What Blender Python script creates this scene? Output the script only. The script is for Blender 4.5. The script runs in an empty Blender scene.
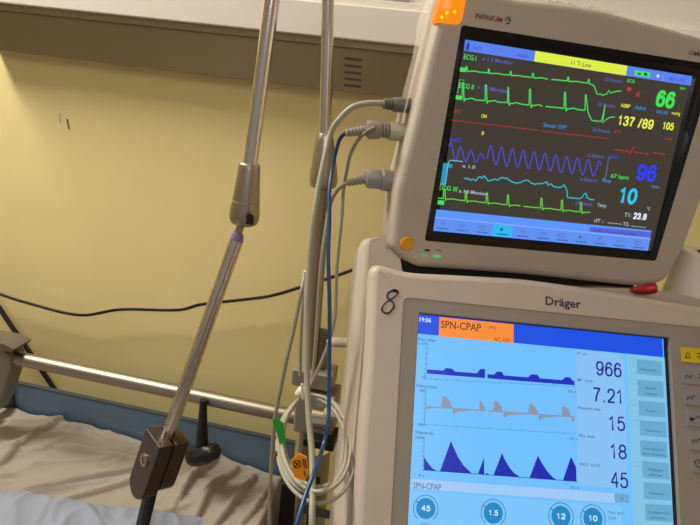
import bpy, bmesh, math, random
import numpy as np
from mathutils import Vector, Matrix, noise

# ------------------------------------------------------------------ camera, world, lights, exposure
S = bpy.context.scene
COL = S.collection
F_PX = 560.0
PITCH, ROLL, YAW = 18.5, 6.5, 9.0
CAM = Vector((0, 0, 1.45))
p, r, y = (math.radians(a) for a in (PITCH, ROLL, YAW))
FW = Vector((-math.sin(y)*math.cos(p), math.cos(y)*math.cos(p), -math.sin(p)))
R0 = FW.cross(Vector((0, 0, 1))).normalized(); U0 = R0.cross(FW)
RT = math.cos(r)*R0 + math.sin(r)*U0
UP = math.cos(r)*U0 - math.sin(r)*R0
cd = bpy.data.cameras.new('camera'); cam = bpy.data.objects.new('camera', cd); COL.objects.link(cam)
cd.sensor_width = 36; cd.lens = F_PX/700*36; cd.clip_start = .02
m = Matrix((RT, UP, -FW)).transposed().to_4x4(); m.translation = CAM
cam.matrix_world = m; S.camera = cam
S.view_settings.view_transform = 'Standard'; S.view_settings.look = 'None'
S.view_settings.exposure = 0; S.view_settings.gamma = 1; S.view_settings.use_curve_mapping = False

W = bpy.data.worlds.new('world'); S.world = W; W.use_nodes = True
bg = W.node_tree.nodes['Background']; bg.inputs[0].default_value = (1, .92, .82, 1); bg.inputs[1].default_value = .26

def area(name, loc, target, size, power, color, sy=None):
    l = bpy.data.lights.new(name, 'AREA'); l.energy = power; l.color = color; l.size = size
    l.shape = 'RECTANGLE'; l.size_y = sy or size
    o = bpy.data.objects.new(name, l); COL.objects.link(o); o.location = loc
    o.rotation_euler = (Vector(target)-Vector(loc)).to_track_quat('-Z', 'Y').to_euler()
    return o
area('ceiling_light_left', (-1.42, .58, 2.6), (.1, .95, .8), .62, 46, (1, .96, .88), .4)
area('fill_light_rear', (.5, -1.5, 2.6), (.1, .6, 1.0), 1.0, 18, (1, .94, .88))  # added fill lamp that brightens the fronts of the devices

WALL = 1.12
# ------------------------------------------------------------------ helpers
def ray(px, py):
    return (FW*F_PX + RT*(px-350) + UP*(262.5-py))/F_PX
def aty(px, py, Y):
    d = ray(px, py); return CAM + d*(Y/d.y)
def atz(px, py, Z):
    d = ray(px, py); return CAM + d*((Z-CAM.z)/d.z)
def lin(c):
    return tuple((v/12.92 if v <= .04045 else ((v+.055)/1.055)**2.4) for v in (x/255 for x in c))

MATS = {}
def mat(name, rgb, rough=.5, metal=0, emit=0, noise_amt=0, noise_scale=20, bump=0, bump_scale=200, **kw):
    if name in MATS: return MATS[name]
    mt = bpy.data.materials.new(name); mt.use_nodes = True
    nt = mt.node_tree; b = nt.nodes['Principled BSDF']
    c = lin(rgb) + (1,)
    b.inputs['Base Color'].default_value = c
    b.inputs['Roughness'].default_value = rough; b.inputs['Metallic'].default_value = metal
    for k, v in kw.items(): b.inputs[k.replace('_', ' ')].default_value = v
    if emit:
        b.inputs['Emission Color'].default_value = c; b.inputs['Emission Strength'].default_value = emit
        b.inputs['Base Color'].default_value = (.004, .004, .004, 1)
    tc = nt.nodes.new('ShaderNodeTexCoord')
    if noise_amt:
        n = nt.nodes.new('ShaderNodeTexNoise'); n.inputs['Scale'].default_value = noise_scale; n.inputs['Detail'].default_value = 5
        nt.links.new(tc.outputs['Object'], n.inputs['Vector'])
        mx = nt.nodes.new('ShaderNodeMix'); mx.data_type = 'RGBA'
        mx.inputs['A'].default_value = tuple(v*(1-noise_amt) for v in c[:3])+(1,)
        mx.inputs['B'].default_value = tuple(min(1, v*(1+noise_amt)) for v in c[:3])+(1,)
        nt.links.new(n.outputs['Fac'], mx.inputs['Factor']); nt.links.new(mx.outputs['Result'], b.inputs['Base Color'])
    if bump:
        n = nt.nodes.new('ShaderNodeTexNoise'); n.inputs['Scale'].default_value = bump_scale; n.inputs['Detail'].default_value = 4
        nt.links.new(tc.outputs['Object'], n.inputs['Vector'])
        bp = nt.nodes.new('ShaderNodeBump'); bp.inputs['Strength'].default_value = bump; bp.inputs['Distance'].default_value = .002
        nt.links.new(n.outputs['Fac'], bp.inputs['Height']); nt.links.new(bp.outputs['Normal'], b.inputs['Normal'])
    MATS[name] = mt; return mt

M_wall = mat('cream wall paint', (240, 221, 158), .42, noise_amt=.05, noise_scale=3, bump=.15, bump_scale=60)
M_room = mat('room paint', (232, 222, 202), .7)
M_floor = mat('vinyl floor', (150, 140, 125), .5, noise_amt=.1)
M_white = mat('white enamel', (224, 218, 207), .4)
M_duct = mat('olive grey aluminium', (158, 146, 112), .36, .25, noise_amt=.08, noise_scale=6)
M_dark_duct = mat('dark slot', (92, 86, 70), .6)
M_panel = mat('mauve socket panel', (150, 138, 140), .5)
M_mon = mat('taupe monitor plastic', (186, 174, 160), .42, noise_amt=.03, bump=.12, bump_scale=900)
M_vent = mat('warm white ventilator plastic', (188, 176, 163), .42, noise_amt=.03, bump=.1, bump_scale=900)
M_bez = mat('grey bezel plastic', (146, 138, 128), .5)
M_black = mat('glossy black bezel', (10, 11, 11), .16)
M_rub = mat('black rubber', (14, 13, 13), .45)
M_brown = mat('brown black plastic', (56, 43, 34), .38, bump=.2, bump_scale=700)
M_chrome = mat('polished chrome', (222, 216, 212), .17, 1)
M_steel = mat('brushed steel', (176, 166, 152), .36, 1, bump=.15, bump_scale=400)
M_lilac = mat('lilac plastic ring', (120, 108, 150), .35)
M_cast = mat('grey cast metal', (150, 143, 128), .45, .3)
M_grey_cable = mat('grey cable', (156, 154, 136), .45)
M_cable2 = mat('light grey cable', (160, 156, 140), .45)
M_dimcable = mat('taupe cable', (140, 134, 116), .5)
M_blue_cable = mat('blue cable', (14, 62, 112), .4)
M_conn_dark = mat('dark grey connector', (98, 94, 90), .45)
M_conn_mid = mat('mid grey connector', (140, 135, 124), .45)
M_conn_lt = mat('pale grey connector', (178, 172, 148), .45)
M_conn_bl = mat('blue grey connector', (142, 142, 140), .4)
M_green = mat('green sticker', (44, 168, 60), .5)
M_orange = mat('orange sticker', (255, 162, 14), .5)
M_ink = mat('black ink', (18, 14, 14), .5)
M_navy = mat('navy print', (32, 34, 92), .5)
M_redprint = mat('dark red print', (128, 40, 52), .5)
M_yellow_btn = mat('amber button', (222, 160, 10), .35)
M_yellow_key = mat('yellow key', (214, 186, 8), .5)
M_grey_key = mat('grey key', (138, 140, 143), .5)
M_blue_board = mat('slate blue laminate', (92, 116, 138), .45, noise_amt=.04)
M_dark_board = mat('dark blue grey', (50, 58, 66), .5)
M_sheet = mat('beige cotton sheet', (154, 146, 133), .85, noise_amt=.06, noise_scale=15, bump=.25, bump_scale=500)
M_pillow = mat('bluish white pad', (138, 145, 164), .8, noise_amt=.05, noise_scale=20, bump=.2, bump_scale=400)
M_paper = mat('white paper', (250, 246, 238), .7)
M_red = mat('red plastic', (176, 20, 24), .35)
M_tie = mat('white cable tie', (222, 218, 204), .5)
M_copper = mat('copper clip', (150, 110, 80), .4, .8)
M_lamp = mat('glowing amber lamp', (255, 140, 8), .3, emit=1.0)
M_led = mat('yellow led', (255, 205, 20), .3, emit=1.3)
M_gled = mat('green led', (90, 205, 110), .3, emit=.8)
M_gled_dim = mat('green led dim', (130, 190, 130), .3, emit=.55)
def film():
    mt = bpy.data.materials.new('crinkled clear film'); mt.use_nodes = True
    b = mt.node_tree.nodes['Principled BSDF']
    b.inputs['Base Color'].default_value = (.75, .7, .62, 1); b.inputs['Roughness'].default_value = .18
    b.inputs['Alpha'].default_value = .34
    return mt
M_film = film()
def emi(rgb, s=1.0, rough=.25):
    return mat('screen colour %d %d %d' % rgb, rgb, rough, emit=s)

WL = {}
def wloc(o):
    return WL.get(o.name, Vector(o.location)) if o else Vector((0, 0, 0))
def link(o, parent, center):
    COL.objects.link(o); WL[o.name] = center
    if parent: o.parent = parent; o.location = center - wloc(parent)
    else: o.location = center
def thing(name, loc, label, cat, group=None):
    o = bpy.data.objects.new(name, None); o.empty_display_size = .05
    link(o, None, Vector(loc)); return tag(o, label, cat, group)
def tag(o, label, cat, group=None):
    o['label'] = label; o['category'] = cat
    if group: o['group'] = group
    return o

class MB:
    def __init__(s): s.v = []; s.f = []
    def add(s, v, f):
        n = len(s.v); s.v += [Vector(a) for a in v]; s.f += [tuple(i+n for i in q) for q in f]; return s
    def rings(s, rings, cap0=True, cap1=True, close=False):
        n = len(rings[0]); v = [q for R in rings for q in R]; f = []
        m_ = len(rings)
        for i in range(m_ if close else m_-1):
            a = i*n; b = ((i+1) % m_)*n
            for j in range(n): k = (j+1) % n; f.append((a+j, a+k, b+k, b+j))
        if not close:
            if cap0: f.append(tuple(range(n))[::-1])
            if cap1: f.append(tuple(range((m_-1)*n, m_*n)))
        return s.add(v, f)
    def tube(s, pts, rad, n=10, closed=False, cap=True):
        pts = [Vector(q) for q in pts]
        if not isinstance(rad, (list, tuple)): rad = [rad]*len(pts)
        T = []
        for i in range(len(pts)):
            a = pts[(i-1) % len(pts)] if (closed or i) else pts[0]
            b = pts[(i+1) % len(pts)] if (closed or i < len(pts)-1) else pts[-1]
            t = b-a; T.append(t.normalized() if t.length > 1e-9 else (T[-1] if T else Vector((0, 0, 1))))
        u = T[0].orthogonal().normalized(); rs = []
        for q, t, rr in zip(pts, T, rad):
            u = (u - t*u.dot(t)); u = u.normalized() if u.length > 1e-6 else t.orthogonal().normalized()
            w = t.cross(u)
            rs.append([q + (u*math.cos(2*math.pi*k/n) + w*math.sin(2*math.pi*k/n))*rr for k in range(n)])
        return s.rings(rs, cap, cap, closed)
    def obox(s, c, ax, ay, az):
        c = Vector(c); v = []
        for k in (-1, 1):
            for i, j in ((-1, -1), (1, -1), (1, 1), (-1, 1)): v.append(c + ax*i + ay*j + az*k)
        return s.add(v, [(3, 2, 1, 0), (4, 5, 6, 7), (0, 1, 5, 4), (1, 2, 6, 5), (2, 3, 7, 6), (3, 0, 4, 7)])
    def box(s, x0, x1, y0, y1, z0, z1):
        return s.obox(((x0+x1)/2, (y0+y1)/2, (z0+z1)/2), Vector(((x1-x0)/2, 0, 0)), Vector((0, (y1-y0)/2, 0)), Vector((0, 0, (z1-z0)/2)))
    def prism(s, poly, d):
        poly = [Vector(q) for q in poly]
        return s.rings([poly, [q+d for q in poly]])
    def build(s, name, material, parent=None, smooth=False, bevel=0, seg=3, angle=35):
        lo = Vector([min(q[i] for q in s.v) for i in range(3)]); hi = Vector([max(q[i] for q in s.v) for i in range(3)])
        c = (lo+hi)/2
        me = bpy.data.meshes.new(name); me.from_pydata([q-c for q in s.v], [], s.f)
        bm = bmesh.new(); bm.from_mesh(me); bmesh.ops.recalc_face_normals(bm, faces=bm.faces)
        for e in bm.edges:
            if len(e.link_faces) == 2: e.smooth = e.calc_face_angle(0) < math.radians(angle)
        for f in bm.faces: f.smooth = smooth or bool(bevel)
        bm.to_mesh(me); bm.free()
        me.materials.append(material)
        o = bpy.data.objects.new(name, me); link(o, parent, c)
        if bevel:
            b = o.modifiers.new('bevel', 'BEVEL'); b.width = bevel; b.segments = seg; b.limit_method = 'ANGLE'; b.angle_limit = math.radians(30)
            b.harden_normals = True
        return o
def spline(pts, n=10, closed=False):
    pts = [Vector(q) for q in pts]; out = []; L = len(pts)
    for i in range(L if closed else L-1):
        g = (lambda k: pts[k % L]) if closed else (lambda k: pts[max(0, min(L-1, k))])
        a, b, c, d = g(i-1), g(i), g(i+1), g(i+2)
        for k in range(n):
            t = k/n
            out.append(.5*((2*b)+(c-a)*t+(2*a-5*b+4*c-d)*t*t+(3*b-a-3*c+d)*t**3))
    if not closed: out.append(pts[-1])
    return out
def structure(o):
    o['kind'] = 'structure'; return o

# ------------------------------------------------------------------ flat panels (the two screens) as real planes in the room
class Panel:
    def __init__(s, o, ax, ay, off=0):
        s.o = Vector(o); s.x = Vector(ax).normalized(); a = Vector(ay); s.y = (a - s.x*a.dot(s.x)).normalized()
        s.n = s.x.cross(s.y); s.n = -s.n if s.n.dot(FW) > 0 else s.n      # towards the viewer
    def uv(s, px, py, off=0):
        d = ray(px, py); o = s.o + s.n*off
        q = CAM + d*((o-CAM).dot(s.n)/d.dot(s.n)) - s.o
        return (q.dot(s.x), q.dot(s.y))
    def P(s, u, v, off=0): return s.o + s.x*u + s.y*v + s.n*off
    def px(s, px, py, off=0, on=None):
        u, v = s.uv(px, py, off if on is None else on); return s.P(u, v, off)

def poly_radial(poly, c, angs):
    out = []
    n = len(poly)
    for a in angs:
        dx, dy = math.cos(a), math.sin(a); best = 0
        for i in range(n):
            x1, y1 = poly[i][0]-c[0], poly[i][1]-c[1]; x2, y2 = poly[(i+1) % n][0]-c[0], poly[(i+1) % n][1]-c[1]
            ex, ey = x2-x1, y2-y1; den = dx*ey-dy*ex
            if abs(den) < 1e-12: continue
            t = (x1*ey-y1*ex)/den; w = (x1*dy-y1*dx)/den
            if t > 0 and -1e-6 <= w <= 1+1e-6: best = max(best, t)
        out.append((c[0]+dx*best, c[1]+dy*best))
    return out
def corner_round(poly, r_, n=5):
    out = []; L = len(poly)
    for i in range(L):
        a, b, c = (np.array(poly[(i+k) % L], float) for k in (-1, 0, 1))
        rr = r_[i] if isinstance(r_, (list, tuple)) else r_
        if rr <= 0: out.append(tuple(b)); continue
        da = (a-b); la = np.linalg.norm(da); dc = (c-b); lc = np.linalg.norm(dc)
        k = min(rr, la*.45, lc*.45); p0 = b+da/la*k; p2 = b+dc/lc*k
        for t in np.linspace(0, 1, n): out.append(tuple((1-t)**2*p0+2*t*(1-t)*b+t*t*p2))
    return out
def angles(c, *polys):
    A = set(np.linspace(-math.pi, math.pi, 120, endpoint=False))
    for q in polys:
        for x, y_ in q: A.add(math.atan2(y_-c[1], x-c[0]))
    A = sorted(A); out = [A[0]]
    for a in A[1:]:
        if a-out[-1] > 1e-4: out.append(a)
    return out
def inset(ring, d):
    R = np.array(ring); n = len(R); out = []
    c = R.mean(0)
    for i in range(n):
        j = 1
        while j < 12 and np.linalg.norm(R[(i+j) % n]-R[i]) < .0016: j += 1
        k = 1
        while k < 12 and np.linalg.norm(R[i-k]-R[i]) < .0016: k += 1
        a_ = R[(i+j) % n]-R[i]; b_ = R[i]-R[i-k]
        t = a_/(np.linalg.norm(a_)+1e-12) + b_/(np.linalg.norm(b_)+1e-12); nn = np.array([-t[1], t[0]]); nn /= (np.linalg.norm(nn)+1e-12)
        if nn@(c-R[i]) < 0: nn = -nn
        out.append(tuple(R[i]+nn*d))
    return out

def text(pan, s, x0, y0, x1, h, material, off, parent=None, name=None, mb=None, italic=0, bold=.012):
    """s written along the panel: baseline starts at (x0,y0), ends under x1, capitals h photograph pixels high"""
    cu = bpy.data.curves.new('t', 'FONT'); cu.body = s; cu.resolution_u = 2; cu.offset = bold
    o = bpy.data.objects.new('t', cu); COL.objects.link(o)
    dg = bpy.context.evaluated_depsgraph_get(); dg.update()
    me = bpy.data.meshes.new_from_object(o.evaluated_get(dg)); bpy.data.objects.remove(o)
    xs = [v.co.x for v in me.vertices]
    if not xs: return None
    u0, v0 = pan.uv(x0, y0, off); u1, _ = pan.uv(x1, y0+(x1-x0)*.1, off); _, v1 = pan.uv(x0, y0-h, off)
    sx = (u1-u0)/(max(xs)-min(xs)); sy = abs(v1-v0)/.70
    mx = min(xs)
    vs = [pan.P(u0+(v.co.x-mx)*sx + italic*v.co.y*sy, v0 - v.co.y*sy, off) for v in me.vertices]
    fs = [tuple(f.vertices) for f in me.polygons]
    t = _t(mb); t.add(vs, fs)
    bpy.data.meshes.remove(me)
    if mb is None: return t.build(name, material, parent)
def _sp(q): return [(v.x, v.y) for v in spline([(a, b, 0) for a, b in q], 6)]
def _el(cx, cy, rx, ry): return [(cx+rx*math.sin(a), cy-ry*math.cos(a)) for a in np.linspace(0, 2*math.pi, 29)]
_six = _sp([(.93, .22), (.8, .05), (.52, 0), (.2, .1), (.04, .4), (.03, .7), (.16, .94), (.5, 1), (.84, .93), (.97, .68), (.84, .44), (.5, .37), (.2, .45), (.05, .62)])
DIG = {'0': [_el(.5, .5, .5, .5)], '1': [[(.12, .24), (.42, .12), (.6, -.04), (.6, 1.05)]],
       '2': [_sp([(.04, .30), (.14, .07), (.5, 0), (.86, .07), (.96, .28), (.85, .48), (.45, .74), (.1, .93), (.0, 1.0)]), [(-.05, 1), (1.03, 1)]],
       '3': [_sp([(.04, .26), (.16, .06), (.5, 0), (.84, .07), (.92, .26), (.8, .42), (.4, .47)]), _sp([(.4, .47), (.82, .53), (.97, .72), (.85, .93), (.5, 1), (.14, .93), (.02, .74)])],
       '4': [[(.74, 1.05), (.74, -.03), (.66, .02), (-.02, .7)], [(-.05, .7), (1.06, .7)]],
       '5': [[(.94, 0), (.2, 0), (.08, .5)], _sp([(.08, .48), (.3, .36), (.6, .34), (.9, .46), (.98, .68), (.86, .91), (.5, 1), (.14, .94), (.0, .74)])],
       '6': [_six], '7': [[(-.03, 0), (1.02, 0)], _sp([(1, 0), (.7, .3), (.46, .65), (.36, 1.05)])],
       '8': [_el(.5, .24, .42, .24), _el(.5, .73, .5, .27)], '9': [[(1-a, 1-b) for a, b in _six]],
       '.': [[(.5, .93), (.5, 1.05)]], '/': [[(.95, -.06), (.05, 1.08)]]}
ADV = {'.': .38, '/': .62, ' ': .35, '1': .9}
def digits(pan, s, x0, y0, x1, h, wpx, material, off, parent, name, italic=0):
    """upright sans serif numerals: baseline from (x0,y0) to under x1, h pixels high, strokes wpx wide"""
    u0, v0 = pan.uv(x0, y0, off); u1, _ = pan.uv(x1, y0+(x1-x0)*.1, off); _, v1 = pan.uv(x0, y0-h, off)
    H_ = abs(v1-v0); k = (pan.uv(x0+1, y0, off)[0]-u0); sw = wpx*k
    wid = [ADV.get(c, 1) for c in s]; gap = .34 + wpx/h*.6
    tot = sum(wid)+gap*(len(s)-1); un = (u1-u0-sw)/tot; x = u0+sw/2; t = MB(); hh = H_-sw
    for c, w_ in zip(s, wid):
        for st in DIG.get(c, []):
            n = len(st); L = []; R = []
            pts_ = [np.array((x+a*un*(1 if c != '1' else .95)*(w_ if c in './' else 1) - (.05*un if c == '1' else 0), v0-sw/2-hh*(1-b))) for a, b in st]
            for i in range(n):
                if n > 20 and st[0] == st[-1] or (n > 20 and abs(st[0][0]-st[-1][0]) < 1e-6): d = pts_[(i+1) % (n-1)]-pts_[(i-1) % (n-1)]
                else: d = pts_[min(i+1, n-1)]-pts_[max(i-1, 0)]
                if n > 2 and n < 6 and 0 < i < n-1:
                    d1 = pts_[i]-pts_[i-1]; d2 = pts_[i+1]-pts_[i]; d = d1/np.linalg.norm(d1)+d2/np.linalg.norm(d2)
                d = d/(np.linalg.norm(d)+1e-12); nn = np.array([-d[1], d[0]])*sw/2*(1 if c != '.' else 1.15)
                for lst, q in ((L, pts_[i]+nn), (R, pts_[i]-nn)): lst.append(pan.P(q[0]+italic*(v0-q[1]), q[1], off))
            t.add(L+R, [(i, i+1, n+i+1, n+i) for i in range(n-1)])
        x += (w_+gap)*un
    return t.build(name, material, parent)
class Caps:
    def __init__(s): s.m = []
    def sub(s): s.m.append(MB()); return s.m[-1]
    def build(s, name, material, parent): return [q.build(name, material, parent) for q in s.m]
def _t(mb): return MB() if mb is None else (mb.sub() if isinstance(mb, Caps) else mb)
def quad(pan, pts, off, material, parent, name, thick=0, mb=None):
    t = _t(mb)
    q = [pan.px(a, b, off) for a, b in pts]
    if thick: t.rings([[a - pan.n*thick for a in q], q])
    else: t.add(q, [tuple(range(len(q)))])
    if mb is None: return t.build(name, material, parent)
def rect(pan, x0, y0, x1, y1, off, material, parent, name, thick=0, mb=None):
    """rectangle along the panel axes from photograph corners top-left and bottom-right"""
    a = pan.uv(x0, y0, off); b = pan.uv(x1, y1, off); t = _t(mb)
    q = [pan.P(u, v, off) for u, v in ((a[0], a[1]), (b[0], a[1]), (b[0], b[1]), (a[0], b[1]))]
    if thick: t.rings([[k - pan.n*thick for k in q], q])
    else: t.add(q, [(0, 1, 2, 3)])
    if mb is None: return t.build(name, material, parent)
def ribbon(pan, pts, w, off, material, parent, name, mb=None):
    """line of width w (px) drawn through photograph points on the panel"""
    t = _t(mb); k = pan.uv(pts[0][0]+1, pts[0][1], off)[0]-pan.uv(pts[0][0], pts[0][1], off)[0]
    U = [np.array(pan.uv(a, b, off)) for a, b in pts]; L = []; R = []; hw = w*k/2
    for i in range(len(U)):
        d = U[min(i+1, len(U)-1)]-U[max(i-1, 0)]; d = d/(np.linalg.norm(d)+1e-12); nn = np.array([-d[1], d[0]])*hw
        L.append(pan.P(*(U[i]+nn), off)); R.append(pan.P(*(U[i]-nn), off))
    n = len(U); t.add(L+R, [(i, i+1, n+i+1, n+i) for i in range(n-1)])
    if mb is None: return t.build(name, material, parent)

# poses of the screens (origin = top-left corner of the lit area)
def solve_pose(quad_px, w):
    A = []
    for (u, v), (x, yy) in zip([(0, 0), (1, 0), (1, 1), (0, 1)], quad_px):
        x = (x-350)/F_PX; yy = (yy-262.5)/F_PX
        A.append([u, v, 1, 0, 0, 0, -u*x, -v*x, -x]); A.append([0, 0, 0, u, v, 1, -u*yy, -v*yy, -yy])
    H = np.linalg.svd(np.array(A))[2][-1].reshape(3, 3)
    if H[2, 2] < 0: H = -H
    s = w/np.linalg.norm(H[:, 0])
    tw = lambda q: RT*float(q[0]) - UP*float(q[1]) + FW*float(q[2])
    return CAM + tw(H[:, 2]*s), tw(H[:, 0]), tw(H[:, 1])
MON = Panel(*solve_pose([(465.2, 39.4), (692.4, 76), (648, 250.8), (431.8, 230.6)], .246))
VEN = Panel(*solve_pose([(418.8, 314.4), (663.4, 338.7), (673.6, 497.2), (412.2, 478.3)], .246))

# ------------------------------------------------------------------ the room
structure(MB().box(-3, 3, WALL, WALL+.1, 0, 2.7).build('wall_back', M_wall))
structure(MB().box(-3.1, -3, -3, WALL+.1, 0, 2.7).build('wall_left', M_room))
structure(MB().box(3, 3.1, -3, WALL+.1, 0, 2.7).build('wall_right', M_room))
structure(MB().box(-3.1, 3.1, -3, WALL+.1, -.1, 0).build('floor', M_floor))
structure(MB().box(-3.1, 3.1, -3, WALL+.1, 2.7, 2.8).build('ceiling', M_room))

# bedhead supply duct on the wall
YF = WALL-.105                                    # front face of the white fascia
zfb = aty(330, 37.5, YF).z                        # fascia bottom
zft = aty(350, 4, YF).z                           # fascia top
zlb = aty(330, 90, WALL-.045).z                   # lower grey panel bottom
duct = thing('bedhead_supply_duct', (0, WALL, zlb), 'long white wall duct with an olive grey underside above the bed', 'wall duct')
XE = aty(-24, 10, WALL-.05).x
MB().box(XE, 2.6, YF, WALL, zfb, zft).build('fascia', M_white, duct, bevel=.003)
MB().box(XE, 2.6, YF+.012, WALL, zft, zft+.012).build('ledge', M_white, duct, bevel=.002)
MB().box(XE, 2.6, YF+.03, WALL, zft+.012, zft+.2).build('upper_panel', M_white, duct, bevel=.003)
a = aty(386, 3, YF+.03); b = aty(409, 3, YF+.03)
MB().box(a.x-.06, b.x, YF+.026, YF+.03, zft+.014, zft+.11).build('socket_panel', M_panel, duct)
MB().box(XE, 2.6, YF+.012, WALL, zfb-.012, zfb).build('lip', M_duct, duct)
yt, yb_ = YF+.022, WALL-.045
MB().prism([(XE, yt, zfb-.012), (XE, yb_, zlb), (XE, WALL, zlb), (XE, WALL, zfb-.012)], Vector((2.6-XE, 0, 0))).build('lower_panel', M_duct, duct, bevel=.002)
v = MB(); a = aty(346, 70, WALL-.05).x; b = aty(363, 70, WALL-.05).x
for k in range(5):
    f = .16+k*.15; zz = zlb+(zfb-.012-zlb)*f; yy_ = yb_+(yt-yb_)*f; sl_ = Vector((0, yt-yb_, zfb-.012-zlb)).normalized(); no_ = Vector((0, -sl_.z, sl_.y))
    v.obox(Vector(((a+b)/2, yy_, zz)), Vector(((b-a)/2, 0, 0)), sl_*.0022, no_*.0006)
v.build('vent_slots', M_dark_duct, duct)
# scratches on the wall paint
for q, (x0, y0, x1, y1) in enumerate(((59, 113, 60, 122), (67, 119, 69, 129))):
    a = aty(x0, y0, WALL-.001); b = aty(x1, y1, WALL-.001)
    o = MB().tube([a, b], .0016, 6).build('wall_chip', M_white if q == 0 else mat('brown chip', (130, 105, 75), .6))
    tag(o, 'small white paint chip on the cream wall, left one of two' if q == 0 else 'small brown paint chip on the cream wall, right one of two', 'paint chip', 'paint chips below the wall duct')

# ------------------------------------------------------------------ the bed
ZM = .652                                                   # mattress top
HB = .93                                                   # headboard front plane
YR = .84                                                   # rail axis
hb_l, hb_r = aty(-140, 352, HB), aty(284, 439, HB)
zt = (aty(3, 383, HB).z + aty(260, 434, HB).z)/2
bed = thing('hospital_bed', (-.6, .4, 0), 'hospital bed with a slate blue headboard and a chrome head rail', 'bed')
xr = aty(281, 490, HB).x
MB().box(-1.15, xr+.02, HB, HB+.008, .35, zt).build('headboard', M_blue_board, bed, bevel=.001)
MB().box(-1.15, xr+.02, HB-.001, HB+.009, zt, zt+.002).build('headboard_edge', M_dark_board, bed)
xd = aty(14, 395, HB).x
MB().box(-1.15, xd, HB-.004, HB+.010, .35, zt+.003).build('headboard_dark_end', M_dark_board, bed, bevel=.001)  # darker piece over the headboard's left end
ra = aty(8, 357, YR); rb = aty(306, 418, YR); rz = (ra.z+rb.z)/2
RAILX0, RAILX1 = ra.x, aty(322, 424, YR).x
MB().tube([(RAILX0-.02, YR, rz), (RAILX1, YR, rz)], .0134, 24).build('head_rail', mat('satin steel rail', (158, 149, 136), .42, 1), bed, smooth=True)
a = aty(212, 385, YR)
MB().box(-1.09, xr-.01, -1.05, HB-.004, ZM-.14, ZM-.008).build('mattress', mat('blue mattress cover', (74, 96, 120), .5), bed, bevel=.02)
fr = MB(); fr.box(-1.1, xr, -1.1, HB, .5, .56); fr.build('bed_frame', M_cast, bed, bevel=.005)
for sx in (-1.05, xr-.05):
    for sy in (-1.0, .5):
        MB().tube([(sx, sy, 0), (sx, sy, .5)], .025, 16).build('leg', M_cast, bed, smooth=True)
MB().box(-1.09, xr-.01, -1.05, HB-.004, .56, ZM-.14).build('mattress_deck', M_cast, bed)
# olive bracket that holds the rail's left end, with its dark clip
pb = [aty(a, b, YR-.018) for a, b in ((-24, 345), (1, 350), (10, 358), (11, 366), (8, 378), (1, 400), (-6, 414), (-24, 412))]
MB().prism(pb, Vector((0, .04, 0))).build('rail_bracket', mat('pale olive plastic', (112, 108, 92), .5), bed, bevel=.004)
pb = [aty(a, b, YR-.022) for a, b in ((-24, 339), (4, 344), (14, 349.5), (12, 352.5), (3, 351.5), (-24, 346))]
MB().prism(pb, Vector((0, .046, 0)))  .build('bracket_clip', mat('dull clip', (92, 86, 72), .5), bed, bevel=.001)
MB().tube([aty(-26, 400, YR), (aty(-26, 400, YR).x, HB+.01, .70)], .012, 12).build('bracket_arm', M_cast, bed, smooth=True)

CREASES = []
for pts, h_, w_ in (([(-30, 488), (0, 467), (35, 440), (78, 416)], .011, .016), ([(25, 492), (80, 482), (137, 471), (170, 462)], .012, .013), ([(54, 500), (100, 490), (140, 479)], .008, .010),
                    ([(178, 505), (190, 487), (215, 466)], .014, .012), ([(195, 520), (212, 495), (236, 472)], .012, .011), ([(215, 525), (240, 497), (255, 478)], .013, .010), ([(240, 525), (262, 500), (272, 486)], .010, .008),
                    ([(10, 425), (60, 428), (120, 446)], .008, .022), ([(60, 452), (110, 455), (160, 468)], .009, .018), ([(-20, 450), (30, 455), (60, 447)], .006, .02)):
    q = [atz(a, b, ZM+.01) for a, b in pts]; q = spline(q, 4)
    CREASES.append((np.array([(v.x, v.y) for v in q]), h_, w_))
def fold(x, y_):
    """height of the crumpled sheet"""
    h = 0; P_ = np.array((x, y_))
    for poly, am, wd in CREASES:
        A_0, B_0 = poly[:-1], poly[1:]; d = B_0-A_0
        t_ = np.clip(((P_-A_0)*d).sum(1)/(d*d).sum(1), 0, 1); r_ = P_-(A_0+d*t_[:, None]); dd = np.sqrt((r_*r_).sum(1)); k = int(dd.argmin())
        sgn = np.sign(d[k][0]*r_[k][1]-d[k][1]*r_[k][0]); w2 = wd*(.22 if sgn < 0 else .95); am_ = am*1.7
        f_ = (k+t_[k])/len(A_0); h += am_*math.exp(-abs(dd[k])/w2)*(.35+.65*math.sin(math.pi*min(1, max(0, .12+.76*f_))))
    u_ = x*.86+y_*.5; v_ = -x*.5+y_*.86
    h += .010*(1-abs(noise.noise(Vector((u_*3.2, v_*12, 8.3)))))**6 + .006*(1-abs(noise.noise(Vector((u_*5, v_*34, 2.3)))))**7
    h += .008*noise.noise(Vector((x*5, y_*5, .5))) + .003*noise.noise(Vector((x*16, y_*16, 1.5))) + .0012*noise.noise(Vector((x*45, y_*45, 1.5)))
    return h
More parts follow.
